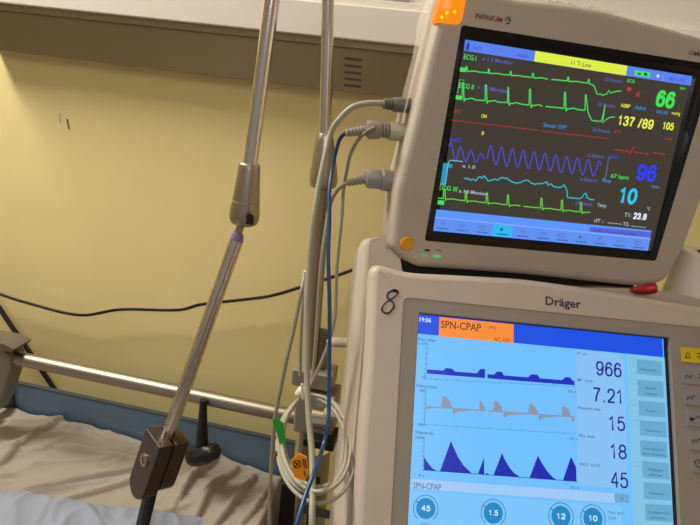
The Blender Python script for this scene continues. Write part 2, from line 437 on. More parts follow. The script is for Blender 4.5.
def sheet():
    t = MB(); nx, ny = 270, 180; x0, x1, y0, y1 = -1.09, xr-.0, -.35, HB-.008
    yy_of = lambda j: y0+(.5-y0)*j/30 if j < 30 else .5+(y1-.5)*(j-30)/(ny-30)
    V = []
    for j in range(ny+1):
        for i in range(nx+1):
            x = x0+(x1-x0)*i/nx; yy = yy_of(j)
            z = ZM+.004+fold(x, yy)
            V.append((x, yy, z))
    Fc = [(j*(nx+1)+i, j*(nx+1)+i+1, (j+1)*(nx+1)+i+1, (j+1)*(nx+1)+i) for j in range(ny) for i in range(nx)]
    # right-hand skirt, falling in soft pleats
    n0 = len(V); nk = 14
    for j in range(ny+1):
        yy = yy_of(j); zt_ = ZM+.004+fold(x1, yy)
        for k in range(1, nk+1):
            s = k/nk
            px_ = x1 + .012*math.sin(min(s*4, 1)*math.pi/2) + .010*s*math.sin(yy*55+math.sin(yy*13)*2)
            V.append((px_, yy, zt_ - .014*min(s*4, 1)**2 - s*.26))
    for j in range(ny):
        for k in range(nk):
            a = j*(nx+1)+nx if k == 0 else n0+j*nk+k-1; b = n0+j*nk+k
            c = n0+(j+1)*nk+k; d = (j+1)*(nx+1)+nx if k == 0 else n0+(j+1)*nk+k-1
            Fc.append((a, b, c, d))
    t.add(V, Fc); o = t.build('bed_sheet', M_sheet, None, smooth=True, angle=180)
    s = o.modifiers.new('thickness', 'SOLIDIFY'); s.thickness = .002; s.offset = 1
    return tag(o, 'crumpled beige cotton sheet spread over the bed mattress', 'bed sheet')
sheet()

def pillow():
    # padded bluish white pad, back edge from lower left to the clamp
    A = atz(-90, 484, ZM+.06); B = atz(205, 511, ZM+.06); A = Vector((A.x, A.y, 0)); B = Vector((B.x, B.y, 0))
    ex = (B-A); L = ex.length; ex.normalize(); ey = Vector((ex.y, -ex.x, 0)); D = .42
    nx, ny = 110, 90; V = []; 
    for side in (1, -1):
        for j in range(ny+1):
            for i in range(nx+1):
                u, w = i/nx, (j/ny)**1.7
                e = min(u, 1-u)*L; g = min(w, 1-w)*D
                th = .036*(1-math.exp(-e/.035))*(1-math.exp(-g/.02))
                P_ = A + ex*(u*L) + ey*(w*D)
                P_ = P_ + ey*.008*noise.noise(P_*9)*(1 if j == 0 else 0)
                z = ZM+.047 + side*th
                if side > 0:
                    q = P_*1; z += (.008*noise.noise(q*7) + .002*noise.noise(q*26) + .009*(1-abs(noise.noise(Vector((q.x*14+q.y*5, q.y*6-q.x*3, 1)))))**6 + .004*(1-abs(noise.noise(Vector((q.x*30+q.y*12, q.y*12, 4)))))**7)*min(1, g/.02)*min(1, e/.02)
                V.append((P_.x, P_.y, z))
    N = (nx+1)*(ny+1); Fc = []
    for s in (0, 1):
        for j in range(ny):
            for i in range(nx):
                a = s*N+j*(nx+1)+i; q = (a, a+1, a+nx+2, a+nx+1); Fc.append(q if s == 0 else q[::-1])
    t = MB().add(V, Fc)
    o = t.build('pillow', M_pillow, None, smooth=True, angle=180)
    bm = bmesh.new(); bm.from_mesh(o.data); bmesh.ops.remove_doubles(bm, verts=bm.verts, dist=.0006); bm.to_mesh(o.data); bm.free()
    tag(o, 'bluish white crumpled pillow lying on the beige sheet at the lower left', 'pillow')
pillow()

# ------------------------------------------------------------------ cables on the wall
YC = WALL-.035
o = MB().tube(spline([aty(a, b, YC+(.03 if a > 340 else 0)) for a, b in ((-60, 270), (-25, 284), (0, 294), (28, 303), (79, 315), (121, 309.5), (177, 310), (201, 304.5), (240, 300), (270, 296), (299.5, 287.6), (320.5, 281), (357.6, 267.6), (385, 250), (420, 240))]), .0036, 8).build('power_cable', M_rub, smooth=True)
tag(o, 'thin black cable running in a wave across the cream wall', 'cable')
o = MB().tube(spline([aty(-30, 262, WALL-.05), aty(0, 309, WALL-.05), aty(30, 353, WALL-.05), aty(57, 393, WALL-.055), aty(78, 425, WALL-.06)]), .0058, 10).build('black_hose', M_rub, smooth=True)
tag(o, 'straight black hose slanting down behind the left end of the head rail', 'hose')

# ------------------------------------------------------------------ front articulated pole
YP = .60
def axis(p0, p1): return (p1-p0).normalized()
arm = thing('articulated_pole', aty(140, 560, .52), 'jointed chrome pole bending at a bell shaped joint in front of the rail', 'pole')
u_top = aty(282, -75, YP+.02); u_bot = aty(249.5, 168, YP)
MB().tube([u_top, u_bot], .0083, 28).build('upper_tube', M_chrome, arm, smooth=True)
j0 = aty(249.8, 163, YP); j1 = aty(243.5, 224, YP); dj = j1-j0
prof = [(0, .0095), (.02, .0115), (.06, .0122), (.5, .0148), (.8, .0172), (.9, .0172), (.97, .0155), (1, .0125)]
MB().tube([j0+dj*t for t, _ in prof], [q for _, q in prof], 32).build('joint_sleeve', M_steel, arm, smooth=True, angle=30)
MB().tube([j0+dj*t for t in (.61, .62)], [.01605, .0162], 32).build('joint_groove', M_cast, arm, smooth=True)
# slot and ball in the sleeve mouth
sl = aty(250.3, 217.5, YP-.0162)
ns = (CAM-sl).normalized()
side = ns.cross(dj.normalized()).normalized(); dn = dj.normalized()
pts = []
for k in range(9):
    a_ = math.pi*k/8; pts.append(sl + side*(.0042*math.cos(a_)) - dn*(.0042*math.sin(a_)))
pts += [sl - side*.0042 + dn*.0085, sl + side*.0042 + dn*.0085]
MB().prism([q-ns*.004 for q in pts], ns*.0058).build('slot', M_ink, arm)
bq = aty(247, 220, YP-.012)
MB().tube([bq - dn*.004*math.cos(a_) for a_ in np.linspace(0, math.pi, 9)], [max(.0002, .0045*math.sin(a_)) for a_ in np.linspace(0, math.pi, 9)], 14).build('joint_ball', M_steel, arm, smooth=True)
l_top = aty(236.5, 240, YP); l_bot = aty(166, 441, YP-.035)
dl = axis(l_top, l_bot)
nk0 = aty(242, 222, YP); nk1 = aty(238.2, 232.5, YP)
MB().tube([nk0, nk1], .0045, 16).build('neck', M_steel, arm, smooth=True)
MB().tube([nk1, nk1+(l_top-nk1)*.35, l_top-dl*.001, l_top], [.0052, .0072, .0079, .0083], 20).build('collar', M_lilac, arm, smooth=True)
MB().tube([l_top, l_bot+dl*.02], .0083, 28).build('lower_tube', M_chrome, arm, smooth=True)
# clamp at its foot: two cheeks, screw, black bar
c0 = l_bot; toC = (CAM-c0).normalized()
sx = dl.cross(toC).normalized()                                 # towards picture left or right
if sx.dot(RT) < 0: sx = -sx
fz = sx.cross(dl).normalized()
if fz.dot(toC) < 0: fz = -fz
th = math.radians(38)
nL = (-sx*math.cos(th) + fz*math.sin(th)).normalized()          # normal of the cheek with the screw (faces left)
nR = (sx*math.sin(th) + fz*math.cos(th)).normalized()           # normal of the front face
ctr = c0 + dl*.028
def cheek(center, off, thick, L0, L1, half, name):
    # outline in the plane spanned by nR (depth) and dl (length), rounded at the lower end
    q = [center + nR*half - dl*L0, center - nR*half - dl*L0]
    pl_ = []
    for k in range(13):
        a_ = math.pi*k/12; pl_.append(center - nR*half*math.cos(a_)*1.0 + dl*(L1-half) + dl*half*math.sin(a_))
    q = q + pl_
    return MB().prism([w+nL*off for w in q], nL*thick).build(name, M_brown, clampo, bevel=.0016)
clampo = thing('pole_clamp', ctr, 'brown black plastic clamp with a round screw at the foot of the jointed pole', 'clamp')
cheek(ctr, .0015, .0200, .037, .054, .0205, 'cheek')
cheek(ctr, -.0215, .0200, .037, .046, .0205, 'cheek')
MB().obox(ctr-dl*.008, nL*.0014, nR*.016, dl*.022).build('hinge_web', M_ink, clampo)
ns = nL; hc = ctr + nL*.0215 - dl*.002 - nR*.001
MB().tube([hc, hc+ns*.0016, hc+ns*.0024], [.0085, .0083, .007], 24).build('screw_head', M_steel, clampo, smooth=True)
MB().obox(hc+ns*.0026, (nR*.7+dl*.7)*.0045, (nR*.7-dl*.7)*.0007, ns*.0004).build('screw_slot', M_ink, clampo)
b0 = ctr+dl*.030+nR*.002; bd_ = aty(139, 540, .545)-b0; b1 = b0+bd_*((b0.z-ZM-.112)/-bd_.z)
w_ = (b1-b0).normalized(); e1 = w_.cross(nL).normalized(); e2 = w_.cross(e1)
MB().rings([[q_ + e1*.0095*a_ + e2*.0075*b_ for a_, b_ in ((1, .5), (.5, 1), (-.5, 1), (-1, .5), (-1, -.5), (-.5, -1), (.5, -1), (1, -.5))] for q_ in (b0, b1)]).build('square_bar', M_rub, clampo, bevel=.001)
# black clamping lever hanging from the rail
YL = YR-.02
lv = thing('rail_lever', aty(203, 402, YL), 'black plastic clamping lever with a round knob hanging below the chrome rail', 'lever knob')
pt = [aty(*q, YL) for q in ((203.5, 400), (203, 412), (202.5, 428), (202, 443), (200, 452))]
MB().tube(pt, [.0065, .0075, .0095, .0115, .012], 14).build('lever', M_rub, lv, smooth=True)
kc = aty(203, 454, YL-.004); kd = (aty(218, 451, YL-.004)-aty(188, 458, YL-.004)); kl = kd.length/2; kd.normalize()
kp = [(-1, .004), (-.96, .012), (-.8, .0175), (-.3, .0205), (.25, .020), (.45, .0185), (.55, .0165), (.85, .0155), (.96, .012), (1, .004)]
MB().tube([kc+kd*kl*t for t, _ in kp], [q for _, q in kp], 10).build('knob', M_rub, lv, smooth=True)

# ------------------------------------------------------------------ rear pole
YQ = .80
pole = thing('drip_stand', (aty(306, 470, YQ).x, YQ, 0), 'slim chrome stand pole with a bell shaped height sleeve behind the grey cables', 'stand')
q0 = aty(329.5, -70, YQ); q1 = aty(325, 134, YQ); 
MB().tube([q0, q1], .0088, 26).build('upper_tube', M_chrome, pole, smooth=True)
s1 = aty(323.3, 188, YQ); ds = s1-q1
prof = [(-.02, .0098), (.03, .0115), (.12, .0132), (.5, .0178), (.8, .0208), (.9, .0205), (.97, .0185), (1, .0135)]
MB().tube([q1+ds*t for t, _ in prof], [q for _, q in prof], 32).build('height_sleeve', M_steel, pole, smooth=True, angle=30)
q2 = aty(309.5, 385, YQ); q3 = Vector((q2.x, YQ, .0))
foot = q2 + (q2-s1)*((q2.z-.045)/(s1.z-q2.z))
MB().tube([s1-ds*.05, q2, foot], .0115, 24).build('lower_tube', M_dimcable if False else mat('dull steel', (160, 146, 122), .38, .85), pole, smooth=True)
for k in range(5):
    a_ = 2*math.pi*k/5+.3; e = foot+Vector((math.cos(a_)*.1, math.sin(a_)*.1, 0)); e.z = .02
    MB().tube([foot, foot+(e-foot)*.6, e], [.014, .012, .01], 10).build('leg', M_cast, pole, smooth=True)

# clamp joining pole and rail
cl = thing('pole_rail_clamp', aty(310, 400, YQ), 'grey cast clamp joining the stand pole to the chrome rail behind the coiled cables', 'clamp')
def pxbox(t, x0, y0, x1, y1, Y, d, **k):
    a, b = aty(x0, y0, Y), aty(x1, y1, Y); t.box(min(a.x, b.x), max(a.x, b.x), Y, Y+d, min(a.z, b.z), max(a.z, b.z)); return t
pxbox(MB(), 292, 369, 331, 393, YQ-.02, .045).build('top_block', M_cast, cl, bevel=.003)
pxbox(MB(), 296, 391, 331, 440, YQ-.024, .05).build('body', M_cast, cl, bevel=.004)
pxbox(MB(), 318.5, 330, 325.5, 371, YQ-.002, .01).build('flat_plate', mat('olive plate', (130, 120, 90), .5, .4), cl, bevel=.001)
a = aty(313, 417, YQ-.04); b = aty(328, 419.5, YQ-.04)
MB().tube([a, b], .0175, 24).build('silver_nut', M_chrome, cl, smooth=True)
pxbox(MB(), 303, 438, 333, 453, YQ-.045, .05).build('black_foot', M_rub, cl, bevel=.003)
# lower hidden bits: dark box and olive tube under the clamp
t_ = thing('cable_box', aty(293, 520, .80), 'small black box below the coiled cables beside the sheet', 'box')
pxbox(MB(), 281, 483, 309, 560, .835, .04).build('casing', M_rub, t_, bevel=.004)
pxbox(MB(), 300, 512, 336, 521, .765, .02).build('bar', M_rub, t_, bevel=.002)
a = aty(318, 448, .9); b = aty(316, 600, .9)
o = MB().tube([a, Vector((b.x, .9, .0))], .024, 20).build('support_column', mat('olive column', (160, 148, 112), .5), smooth=True)
tag(o, 'pale olive upright column seen through the cable coil', 'column')

# ------------------------------------------------------------------ ventilator
base_v = VEN.P(.12, .30, -.15)
vent = thing('ventilator', (base_v.x, base_v.y, 0), 'warm white ventilator with a large light blue touch screen below the patient monitor', 'ventilator')
OF = .004
fr_px = [(352, 525), (358, 425), (363.5, 370), (366.5, 310), (368, 261.5), (405, 273), (460, 275.5), (520, 279), (565, 285), (610, 292.3), (660, 300.5), (700, 307.5), (728, 314), (738, 326), (742, 420), (748, 560), (752, 660), (340, 640)]
front = [VEN.uv(a, b, OF-.012) for a, b in fr_px]
front = corner_round(front, .016, 7)
lcd_px = [(418.8, 314.4), (663.4, 338.7), (682.3, 633), (405.5, 625)]
W_L = .246; H_L = .290
lcd = [(0, 0), (W_L, 0), (W_L, H_L), (0, H_L)]
bz = [VEN.uv(403.5, 297, OF), VEN.uv(742, 330.5, OF)]
bzo = [bz[0], (front[0][0]+.6, 0), (0, 0), (0, 0)]
rgt = VEN.uv(733, 330, OF)[0]
bezel = corner_round([(bz[0][0], bz[0][1]), (rgt, bz[0][1]), (rgt, H_L+.02), (bz[0][0]+.001, H_L+.02)], .006, 5)
cen = (.12, .14)
A_ = angles(cen, front, bezel, lcd)
hole = [(-.0006, -.0012), (W_L+.0042, -.0012), (W_L+.0042, H_L+.002), (-.0006, H_L+.002)]
A_ = angles(cen, front, bezel, lcd, hole)
rF, rB, rL, rH = (poly_radial(q, cen, A_) for q in (front, bezel, lcd, hole))
P3 = lambda ring, off: [VEN.P(u, v, off) for u, v in ring]
MB().rings([P3(rB, OF), P3(inset(rF, .0084), OF), P3(inset(rF, .008), OF), P3(inset(rF, .0045), OF-.0015), P3(inset(rF, .002), OF-.005), P3(rF, OF-.012), P3(rF, -.013), P3(inset(rF, .003), -.016)], False, True).build('front_housing', M_vent, vent, smooth=True, angle=50)
MB().rings([P3(rH, -.0015), P3(rH, OF-.0012), P3(inset(rH, -.0005), OF-.0005), P3(rB, OF-.0004), P3(rB, OF-.002)], False, False).build('display_bezel', M_bez, vent, smooth=True, angle=30)
MB().rings([P3(rL, -.0006), P3(inset(rH, -.001), -.0005)], False, False).build('display_seal', mat('navy seal', (30, 34, 60), .3), vent)
# rear shells
rs_px = [(334, 525), (347, 393), (352, 340), (359, 246), (363, 239), (380, 236), (384, 241), (390, 253), (400, 272), (430, 284), (600, 285), (650, 288), (700, 300), (745, 312), (752, 400), (756, 640), (322, 640)]
OR = -.055
rear = corner_round([VEN.uv(a, b, OR) for a, b in rs_px], .008, 4)
A2 = angles(cen, rear); rR = poly_radial(rear, cen, A2)
MB().rings([P3(inset(rR, .008), OR+.026), P3(inset(rR, .006), OR+.012), P3(inset(rR, .002), OR+.004), P3(rR, OR-.002), P3(rR, OR-.05), P3(inset(rR, .01), OR-.062)], True, True).build('rear_housing', M_vent, vent, smooth=True, angle=50)
# supporting trolley under it
lowc = VEN.P(.12, .30, -.09)
MB().tube([lowc, (lowc.x, lowc.y+.05, .12)], .035, 20).build('trolley_column', M_cast, vent, smooth=True)
MB().box(lowc.x-.10, lowc.x+.30, lowc.y-.15, lowc.y+.25, 0, .12).build('trolley_base', M_cast, vent, bevel=.02)
# pegs on the left flank
for (x0, y0, x1, y1, rr) in ((331, 342, 360, 343, .0062), (329, 413, 362, 414.5, .0078)):
    Yp = VEN.px(358, (y0+y1)/2, OR-.02).y
    a, b = aty(x0, y0, Yp+.12), aty(x1+6, y1, Yp+.02)
    c_ = a+(b-a)*.8
    MB().tube([a, c_, b], [rr, rr, rr*1.7], 18).build('side_peg', M_vent, vent, smooth=True)

# the screen
cbg = emi((110, 190, 252)); 
scr = MB().rings([P3(rL, -.003), P3(rL, -.0004)]).build('touch_screen', cbg, vent)
e = .0002
rect(VEN, 418.8, 314.4, 663.2, 357.2, e, emi((18, 78, 224)), scr, 'title_bar')
rect(VEN, 439.5, 317.0, 513.5, 343.3, 2*e, emi((250, 140, 56)), scr, 'mode_tab')
def urect(x0, y0, x1, y1, off, material, name):
    (u0, v0), (u1, v1) = VEN.uv(x0, y0, off), VEN.uv(x1, y1, off); u1 = min(u1, W_L); v1 = min(v1, H_L)
    t = MB(); t.add([VEN.P(u, v, off) for u, v in ((u0, v0), (u1, v0), (u1, v1), (u0, v1))], [(0, 1, 2, 3)]); return t.build(name, material, scr)
urect(576, 349.7, 628, 489, e, emi((134, 192, 244)), 'value_column')
urect(407, 490.5, 628, 700, e, emi((122, 196, 250)), 'settings_area')
urect(627.2, 354.4, 720, 700, 1.5*e, emi((128, 194, 230)), 'button_column')
urect(412, 478.6, 629, 504, 2*e, emi((158, 200, 244)), 'mode_strip')
urect(614.5, 493.2, 629.2, 503.5, 3*e, emi((108, 168, 204)), 'strip_button')
text(VEN, '>', 620.5, 500.5, 623.5, 4, emi((60, 110, 150)), 4*e, scr, 'arrow_mark')
text(VEN, '19:06', 419.5, 321.5, 431, 4.6, emi((225, 235, 255)), 2*e, scr, 'clock_readout')
text(VEN, 'SPN-CPAP', 440.7, 327.6, 481, 7.4, emi((88, 62, 44)), 3*e, scr, 'mode_text')
t = Caps(); text(VEN, '/PS', 488, 329, 496, 3.2, None, 3*e, mb=t); text(VEN, 'AC, NIV', 494, 341.2, 511, 4.4, None, 3*e, mb=t); t.build('mode_note', emi((150, 90, 50)), scr)
num = emi((26, 36, 140))
for s, x0, y0, x1, h in (('966', 596, 375.3, 622, 14.5), ('7.21', 592.8, 401.5, 624, 14.5), ('15', 608.5, 430.2, 625.5, 14.8), ('18', 610, 458.5, 627, 15.2), ('45', 611, 487.5, 628.5, 16)):
    digits(VEN, s, x0, y0, x1, h, 1.75, num, 2*e, scr, 'value_readout')
cap = Caps()
for s, x0, y0, x1, h in (('VT  mL', 576.5, 354.5, 587, 2.6), ('MV  L/min', 577.5, 381, 593, 2.8), ('Pmoyenne mbar', 578, 408.8, 601, 2.8), ('FRs  /min', 579, 437, 595, 2.8), ('FiO2  Vol %', 580, 465.5, 600, 2.8),
                         ('Paw mbar', 418.3, 340.3, 436, 3), ('Débit L/min', 416.3, 387, 437, 3), ('Volume mL', 415, 433.5, 433.5, 3.4), ('1.70', 419, 344.5, 425.5, 2.6), ('-5', 421.5, 378, 425, 2.6),
                         ('180', 419.3, 391.5, 424.5, 2.6), ('-180 s', 416, 425.5, 426, 2.6), ('1000', 415.5, 438.5, 424, 2.6), ('0 s', 418.5, 476.5, 424, 2.6), ('15 s', 568.5, 392.3, 576, 2.6), ('15 s', 569.5, 439.5, 577, 2.6), ('15 s', 571, 488.5, 578.5, 2.6)):
    text(VEN, s, x0, y0, x1, h, None, 2*e, mb=cap)
cap.build('caption_text', emi((58, 92, 140)), scr)
text(VEN, 'SPN-CPAP', 413, 488.3, 441, 6.2, emi((88, 112, 160)), 3*e, scr, 'strip_text')
# axes
ax = MB()
for (x0, y0, x1, y1) in ((427.5, 343, 425.5, 379), (426, 389, 424.5, 424.5), (424.3, 437, 423.4, 470.5)):
    ribbon(VEN, [(x0, y0), (x1, y1)], .6, 2*e, None, None, None, mb=ax)
    for k in range(8):
        f = k/7; xx = x0+(x1-x0)*f; yy = y0+(y1-y0)*f; ribbon(VEN, [(xx-2, yy-.2), (xx, yy)], .6, 2*e, None, None, None, mb=ax)
for (x0, y0, x1, y1) in ((425.5, 379, 574, 386.5), (424.5, 424.5, 575, 434)):
    for k in range(15):
        f = k/14; xx = x0+(x1-x0)*f; yy = y0+(y1-y0)*f; ribbon(VEN, [(xx, yy-1.4), (xx, yy+.2)], .6, 2*e, None, None, None, mb=ax)
    ribbon(VEN, [(x0, y0), (x1, y1)], .35, 2*e, None, None, None, mb=ax)
ax.build('graph_axes', emi((74, 130, 190)), scr)
# pressure curve
def base1(x): return 372.5+(x-427)*(384.3-372.5)/148
pr = [(427, 0), (443, 0), (446, -2.5), (452, -2.5), (455, 0), (477, 0), (480, -4), (485, -4.6)]
pr2 = [(487.5, 0), (494, 0), (497, -3), (502, -3), (504, 0), (528, 0), (531, -3), (537.5, -3), (540, 0), (562, 0), (565.5, -3), (570, -3), (573, 0), (574.5, 0)]
for prr in (pr, pr2):
    top = [(x, base1(x)-3.2+d_*1.1) for x, d_ in prr]; bot = [(x, base1(x)+1) for x, _ in prr][::-1]
    quad(VEN, top+bot, 2*e, emi((22, 42, 190)), scr, 'pressure_curve')
# flow curve
def base2(x): return 406.5+(x-426)*(417-406.5)/149
fm = emi((138, 148, 168))
fl = MB()
for x0, x1, h, k in ((441, 452, 12, .28), (479, 485, 10, .4), (493, 503, 10.5, .25), (528, 538, 10.5, .25), (561.5, 571, 10.5, .2)):
    pts = [(x0, base2(x0))] + [(x0+(x1-x0)*f, base2(x0)-h*g) for f, g in ((.12, .9), (k, 1), (.5, .85), (.75, .6), (.95, .2))] + [(x1, base2(x1))]
    quad(VEN, pts, 2*e, None, None, None, mb=fl)
for x0, x1, h in ((426, 441, 3), (452.5, 476, 6), (503.5, 527, 6), (538.5, 561, 6)):
    quad(VEN, [(x0, base2(x0)), (x1, base2(x1)), (x1-6, base2(x1)+.8), (x0+6, base2(x0)+h*.5), (x0+.6, base2(x0)+h)], 2*e, None, None, None, mb=fl)
quad(VEN, [(571, base2(571)), (575, base2(575)), (574.5, base2(571)+4), (572.5, base2(571)+6.5)], 2*e, None, None, None, mb=fl)
ribbon(VEN, [(426, base2(426)), (486, base2(486))], 1.3, 2*e, None, None, None, mb=fl)
ribbon(VEN, [(488, base2(488)), (575, base2(575))], 1.3, 2*e, None, None, None, mb=fl)
fl.build('flow_curve', fm, scr)
# volume peaks
def base3(x): return 470+(x-424)*(481.3-470)/151
vm = emi((24, 36, 172))
for pk in ([(424, 457), (428, 463), (432, 468), (437, 471)], [(440, 471.2), (451, 441), (453, 446), (458, 457), (464, 466), (472, 473.5)],
           [(478, 474), (484, 457.5), (484.3, 474.6)], [(486, 472.7), (490, 475), (493, 475.2)], [(493.5, 475.3), (502, 453), (504.5, 459), (509, 467), (514, 473), (520, 477)],
           [(529.5, 477.8), (538, 455.5), (541, 461.5), (547, 471), (552, 476.5), (556.5, 479.8)], [(563, 480.3), (571, 456.5), (576, 467), (576.6, 481.2)]):
    x0, x1 = pk[0][0], pk[-1][0]
    q = pk if abs(pk[0][1]-base3(x0)) < 1 else [(x0, base3(x0))]+pk
    q = q + [(x1, base3(x1)+.2)] if abs(q[-1][1]-base3(x1)) > .3 else q
    if pk[-1][0]-pk[-2][0] > 3 and pk[0][1] > pk[1][1]: pass
    t = MB(); uvp = [VEN.px(a, b, 2*e) for a, b in q]; n = len(uvp)
    cx = [a for a, _ in q]
    # fan from the base so that concave curves stay right: strips down to the base line
    top = [qq for qq in q]
    vs = [VEN.px(a, b, 2*e) for a, b in top] + [VEN.px(a, base3(a), 2*e) for a, _ in top]
    t.add(vs, [(i, i+1, n+i+1, n+i) for i in range(n-1)])
    t.build('volume_peak', vm, scr)
ribbon(VEN, [(424, base3(424)), (577, base3(577))], .6, 2*e, vm, scr, 'volume_baseline')
# dials
def disc(pan, cx, cy, r_, off, mb, a0=0, a1=2*math.pi, r_in=0, n=36):
    k = pan.uv(cx+1, cy+.05, off)[0]-pan.uv(cx, cy, off)[0]; u, v_ = pan.uv(cx, cy, off)
    out = [pan.P(u+math.cos(a)*r_*k, v_+math.sin(a)*r_*k, off) for a in np.linspace(a0, a1, n)]
    if r_in:
        inn = [pan.P(u+math.cos(a)*r_in*k, v_+math.sin(a)*r_in*k, off) for a in np.linspace(a0, a1, n)]
        mb.add(out+inn, [(i, i+1, n+i+1, n+i) for i in range(n-1)])
    else: mb.add(out[:-1], [tuple(range(n-1))])
for cx, cy, s in ((425.8, 508.5, '45'), (493.3, 513, '1.5'), (561, 516.5, '12'), (593, 518.5, '10')):
    g = MB(); disc(VEN, cx, cy, 9.6, 2*e, g); d_ = g.build('setting_dial', emi((22, 134, 196)), scr)
    g = MB(); disc(VEN, cx, cy, 12.6, 2*e, g, math.radians(130), math.radians(410), 11.9); ribbon(VEN, [(cx-10, cy-8), (cx-7, cy-5.6)], 1, 2*e, None, None, None, mb=g); g.build('dial_ring', emi((36, 110, 160)), scr)
    w = 9 if len(s) < 3 else 9.5
    digits(VEN, s, cx-w/2, cy+2.4, cx+w/2, 5.9, 1.05, emi((215, 240, 255)), 3*e, scr, 'dial_readout')
t = Caps(); text(VEN, 'FiO2', 421, 525.5, 430, 3.4, None, 2*e, mb=t); text(VEN, 'Vent. spon', 608, 513.5, 624, 3.2, None, 2*e, mb=t); text(VEN, 'Cycle', 608, 519, 616, 3.2, None, 2*e, mb=t); t.build('dial_caption', emi((80, 130, 165)), scr)
# buttons on the right
bt = (('Alarmes...', '', 636.5, 359.0, 662.5, 375), ('Vérif.', 'système', 637.5, 379.5, 664, 397), ('Vues...', '', 638.5, 400.5, 665.5, 416.5), ('Démarrer', '', 639.5, 420, 667, 436.5),
      ('Ventilation', 'Non invasive', 640, 440, 667.5, 457.5), ('Réglages', 'alarmes', 642, 461, 669.5, 478.5), ('Valeurs...', '', 643.5, 482, 671.5, 499.5), ('Configuration', 'système...', 645, 503.5, 673, 521), ('', '', 646.5, 525, 674.5, 540))
for a, b, x0, y0, x1, y1 in bt:
    yr = y1+1.2
    o = rect(VEN, x0, y0, x1, yr, 2*e, emi((102, 168, 206)), scr, 'screen_button')
    g = MB(); tc_ = (x0+x1)/2; tw_ = min(22, 1.9*len(a))
    if a:
        text(VEN, a, tc_-tw_/2, (y0+yr)/2+(.2 if b else 2.6), tc_+tw_/2, 2.6, None, 3*e, mb=g)
        if b: tw_ = 1.9*len(b); text(VEN, b, tc_-tw_/2, (y0+yr)/2+5.4, tc_+tw_/2, 2.6, None, 3*e, mb=g)
        g.build('button_text', emi((60, 112, 140)), scr)
for x0, y0 in ((629, 358), (630, 379), (630.5, 400), (631.5, 420), (634, 461)):
    g = MB(); ribbon(VEN, [(x0, y0), (x0+5, y0+.6), (x0+5.2, y0+5.6), (x0+.2, y0+5), (x0, y0)], .5, 2*e, None, None, None, mb=g); g.build('tick_box', emi((118, 172, 198)), scr)
# printed name, number, keys
text(VEN, 'Dräger', 545.5, 304.6, 581, 8.4, M_navy, OF+.0002, vent, 'maker_name', bold=.018)
h8 = [(397.5, 292.5), (392, 290.8), (388, 293.5), (387.3, 297.5), (390, 300), (393.5, 303.5), (393.2, 308), (388.5, 313), (383.5, 312.3), (382, 308.5), (384.5, 303.5), (390.5, 299.5), (396, 295.5), (398, 292), (396, 290), (392.5, 290)]
MB().tube(spline([VEN.px(a, b, OF) for a, b in h8], 6), .0009, 6).build('handwritten_number', M_ink, vent, smooth=True)
keys = [(M_yellow_key, 681.3, 347, 708, 361.5), (M_grey_key, 682.5, 368, 709, 383), (M_grey_key, 684.4, 389, 711, 404), (M_grey_key, 685.8, 410, 712.5, 425), (M_grey_key, 689.5, 430.5, 714, 449), (M_grey_key, 691, 453, 716, 471)]
for i, (mm, x0, y0, x1, y1) in enumerate(keys):
    k_ = rect(VEN, x0, y0, x1, y1+2.5, OF+.0006, mm, vent, 'membrane_key', thick=.001)
    g = MB(); xc, yc = x0+6.5, (y0+y1)/2+1.5
    if i == 0: ribbon(VEN, [(xc-2.6, yc+2), (xc-1.7, yc+1), (xc-1.5, yc-2), (xc, yc-3.2), (xc+1.5, yc-2), (xc+1.7, yc+1), (xc+2.8, yc+2), (xc-2.6, yc+2)], .7, OF+.0009, None, None, None, mb=g)
    elif i == 3: rect(VEN, xc-2.5, yc-1.5, xc+1, yc+2, OF+.0009, None, None, None, mb=g); ribbon(VEN, [(xc+1, yc), (xc+8, yc-3)], .7, OF+.0009, None, None, None, mb=g)
    elif i == 5: disc(VEN, xc+1, yc, 3.6, OF+.0009, g, r_in=2.9); ribbon(VEN, [(xc+1, yc-2.2), (xc+1, yc), (xc+2.6, yc)], .6, OF+.0009, None, None, None, mb=g)
    else: ribbon(VEN, [(xc-3.5, yc+2), (xc-2.5, yc-1.5), (xc, yc-1), (xc+1, yc+2), (xc+2, yc-2), (xc+5, yc-2)], .7, OF+.0009, None, None, None, mb=g)
    ribbon(VEN, [(xc+9, yc-2.4), (xc+16, yc-1.8)], .8, OF+.0009, None, None, None, mb=g); ribbon(VEN, [(xc+9, yc+1), (xc+16, yc+1.6)], .8, OF+.0009, None, None, None, mb=g)
    g.build('key_symbol', M_ink, k_)

# ------------------------------------------------------------------ patient monitor
OM = .005
base_m = MON.P(.12, .22, -.06)
mon = thing('patient_monitor', base_m, 'taupe patient monitor with a black screen of coloured waveforms and an amber alarm lamp', 'patient monitor')
f_px = [(389.5, 246), (395, 189), (407.5, 140), (416, 105), (426, 60), (436, 20), (444, -9), (451, -15), (470, -12), (512, -1), (560, 4), (600, 10.5), (660, 26.5), (700, 38), (742, 52), (750, 60), (748, 72), (700, 196), (681, 249), (664, 278.5), (657, 282.5), (640, 285.5), (628, 285.5), (560, 278), (520, 274), (460, 269.5), (416, 266.5), (405, 261), (395, 251.5)]
mf = corner_round([MON.uv(a, b, OM-.006) for a, b in f_px], .004, 3)
mb_ = corner_round([MON.uv(a, b, OM) for a, b in ((461.6, 25), (714.5, 65), (655.5, 261), (424.6, 240.6))], .003, 5)
Hm = .183
ml = [(0, 0), (.246, 0), (.246, Hm), (0, Hm)]
cm = (.123, .09)
A3 = angles(cm, mf, mb_, ml)
rF, rB, rL = (poly_radial(q, cm, A3) for q in (mf, mb_, ml))
Q3 = lambda ring, off: [MON.P(u, v, off) for u, v in ring]
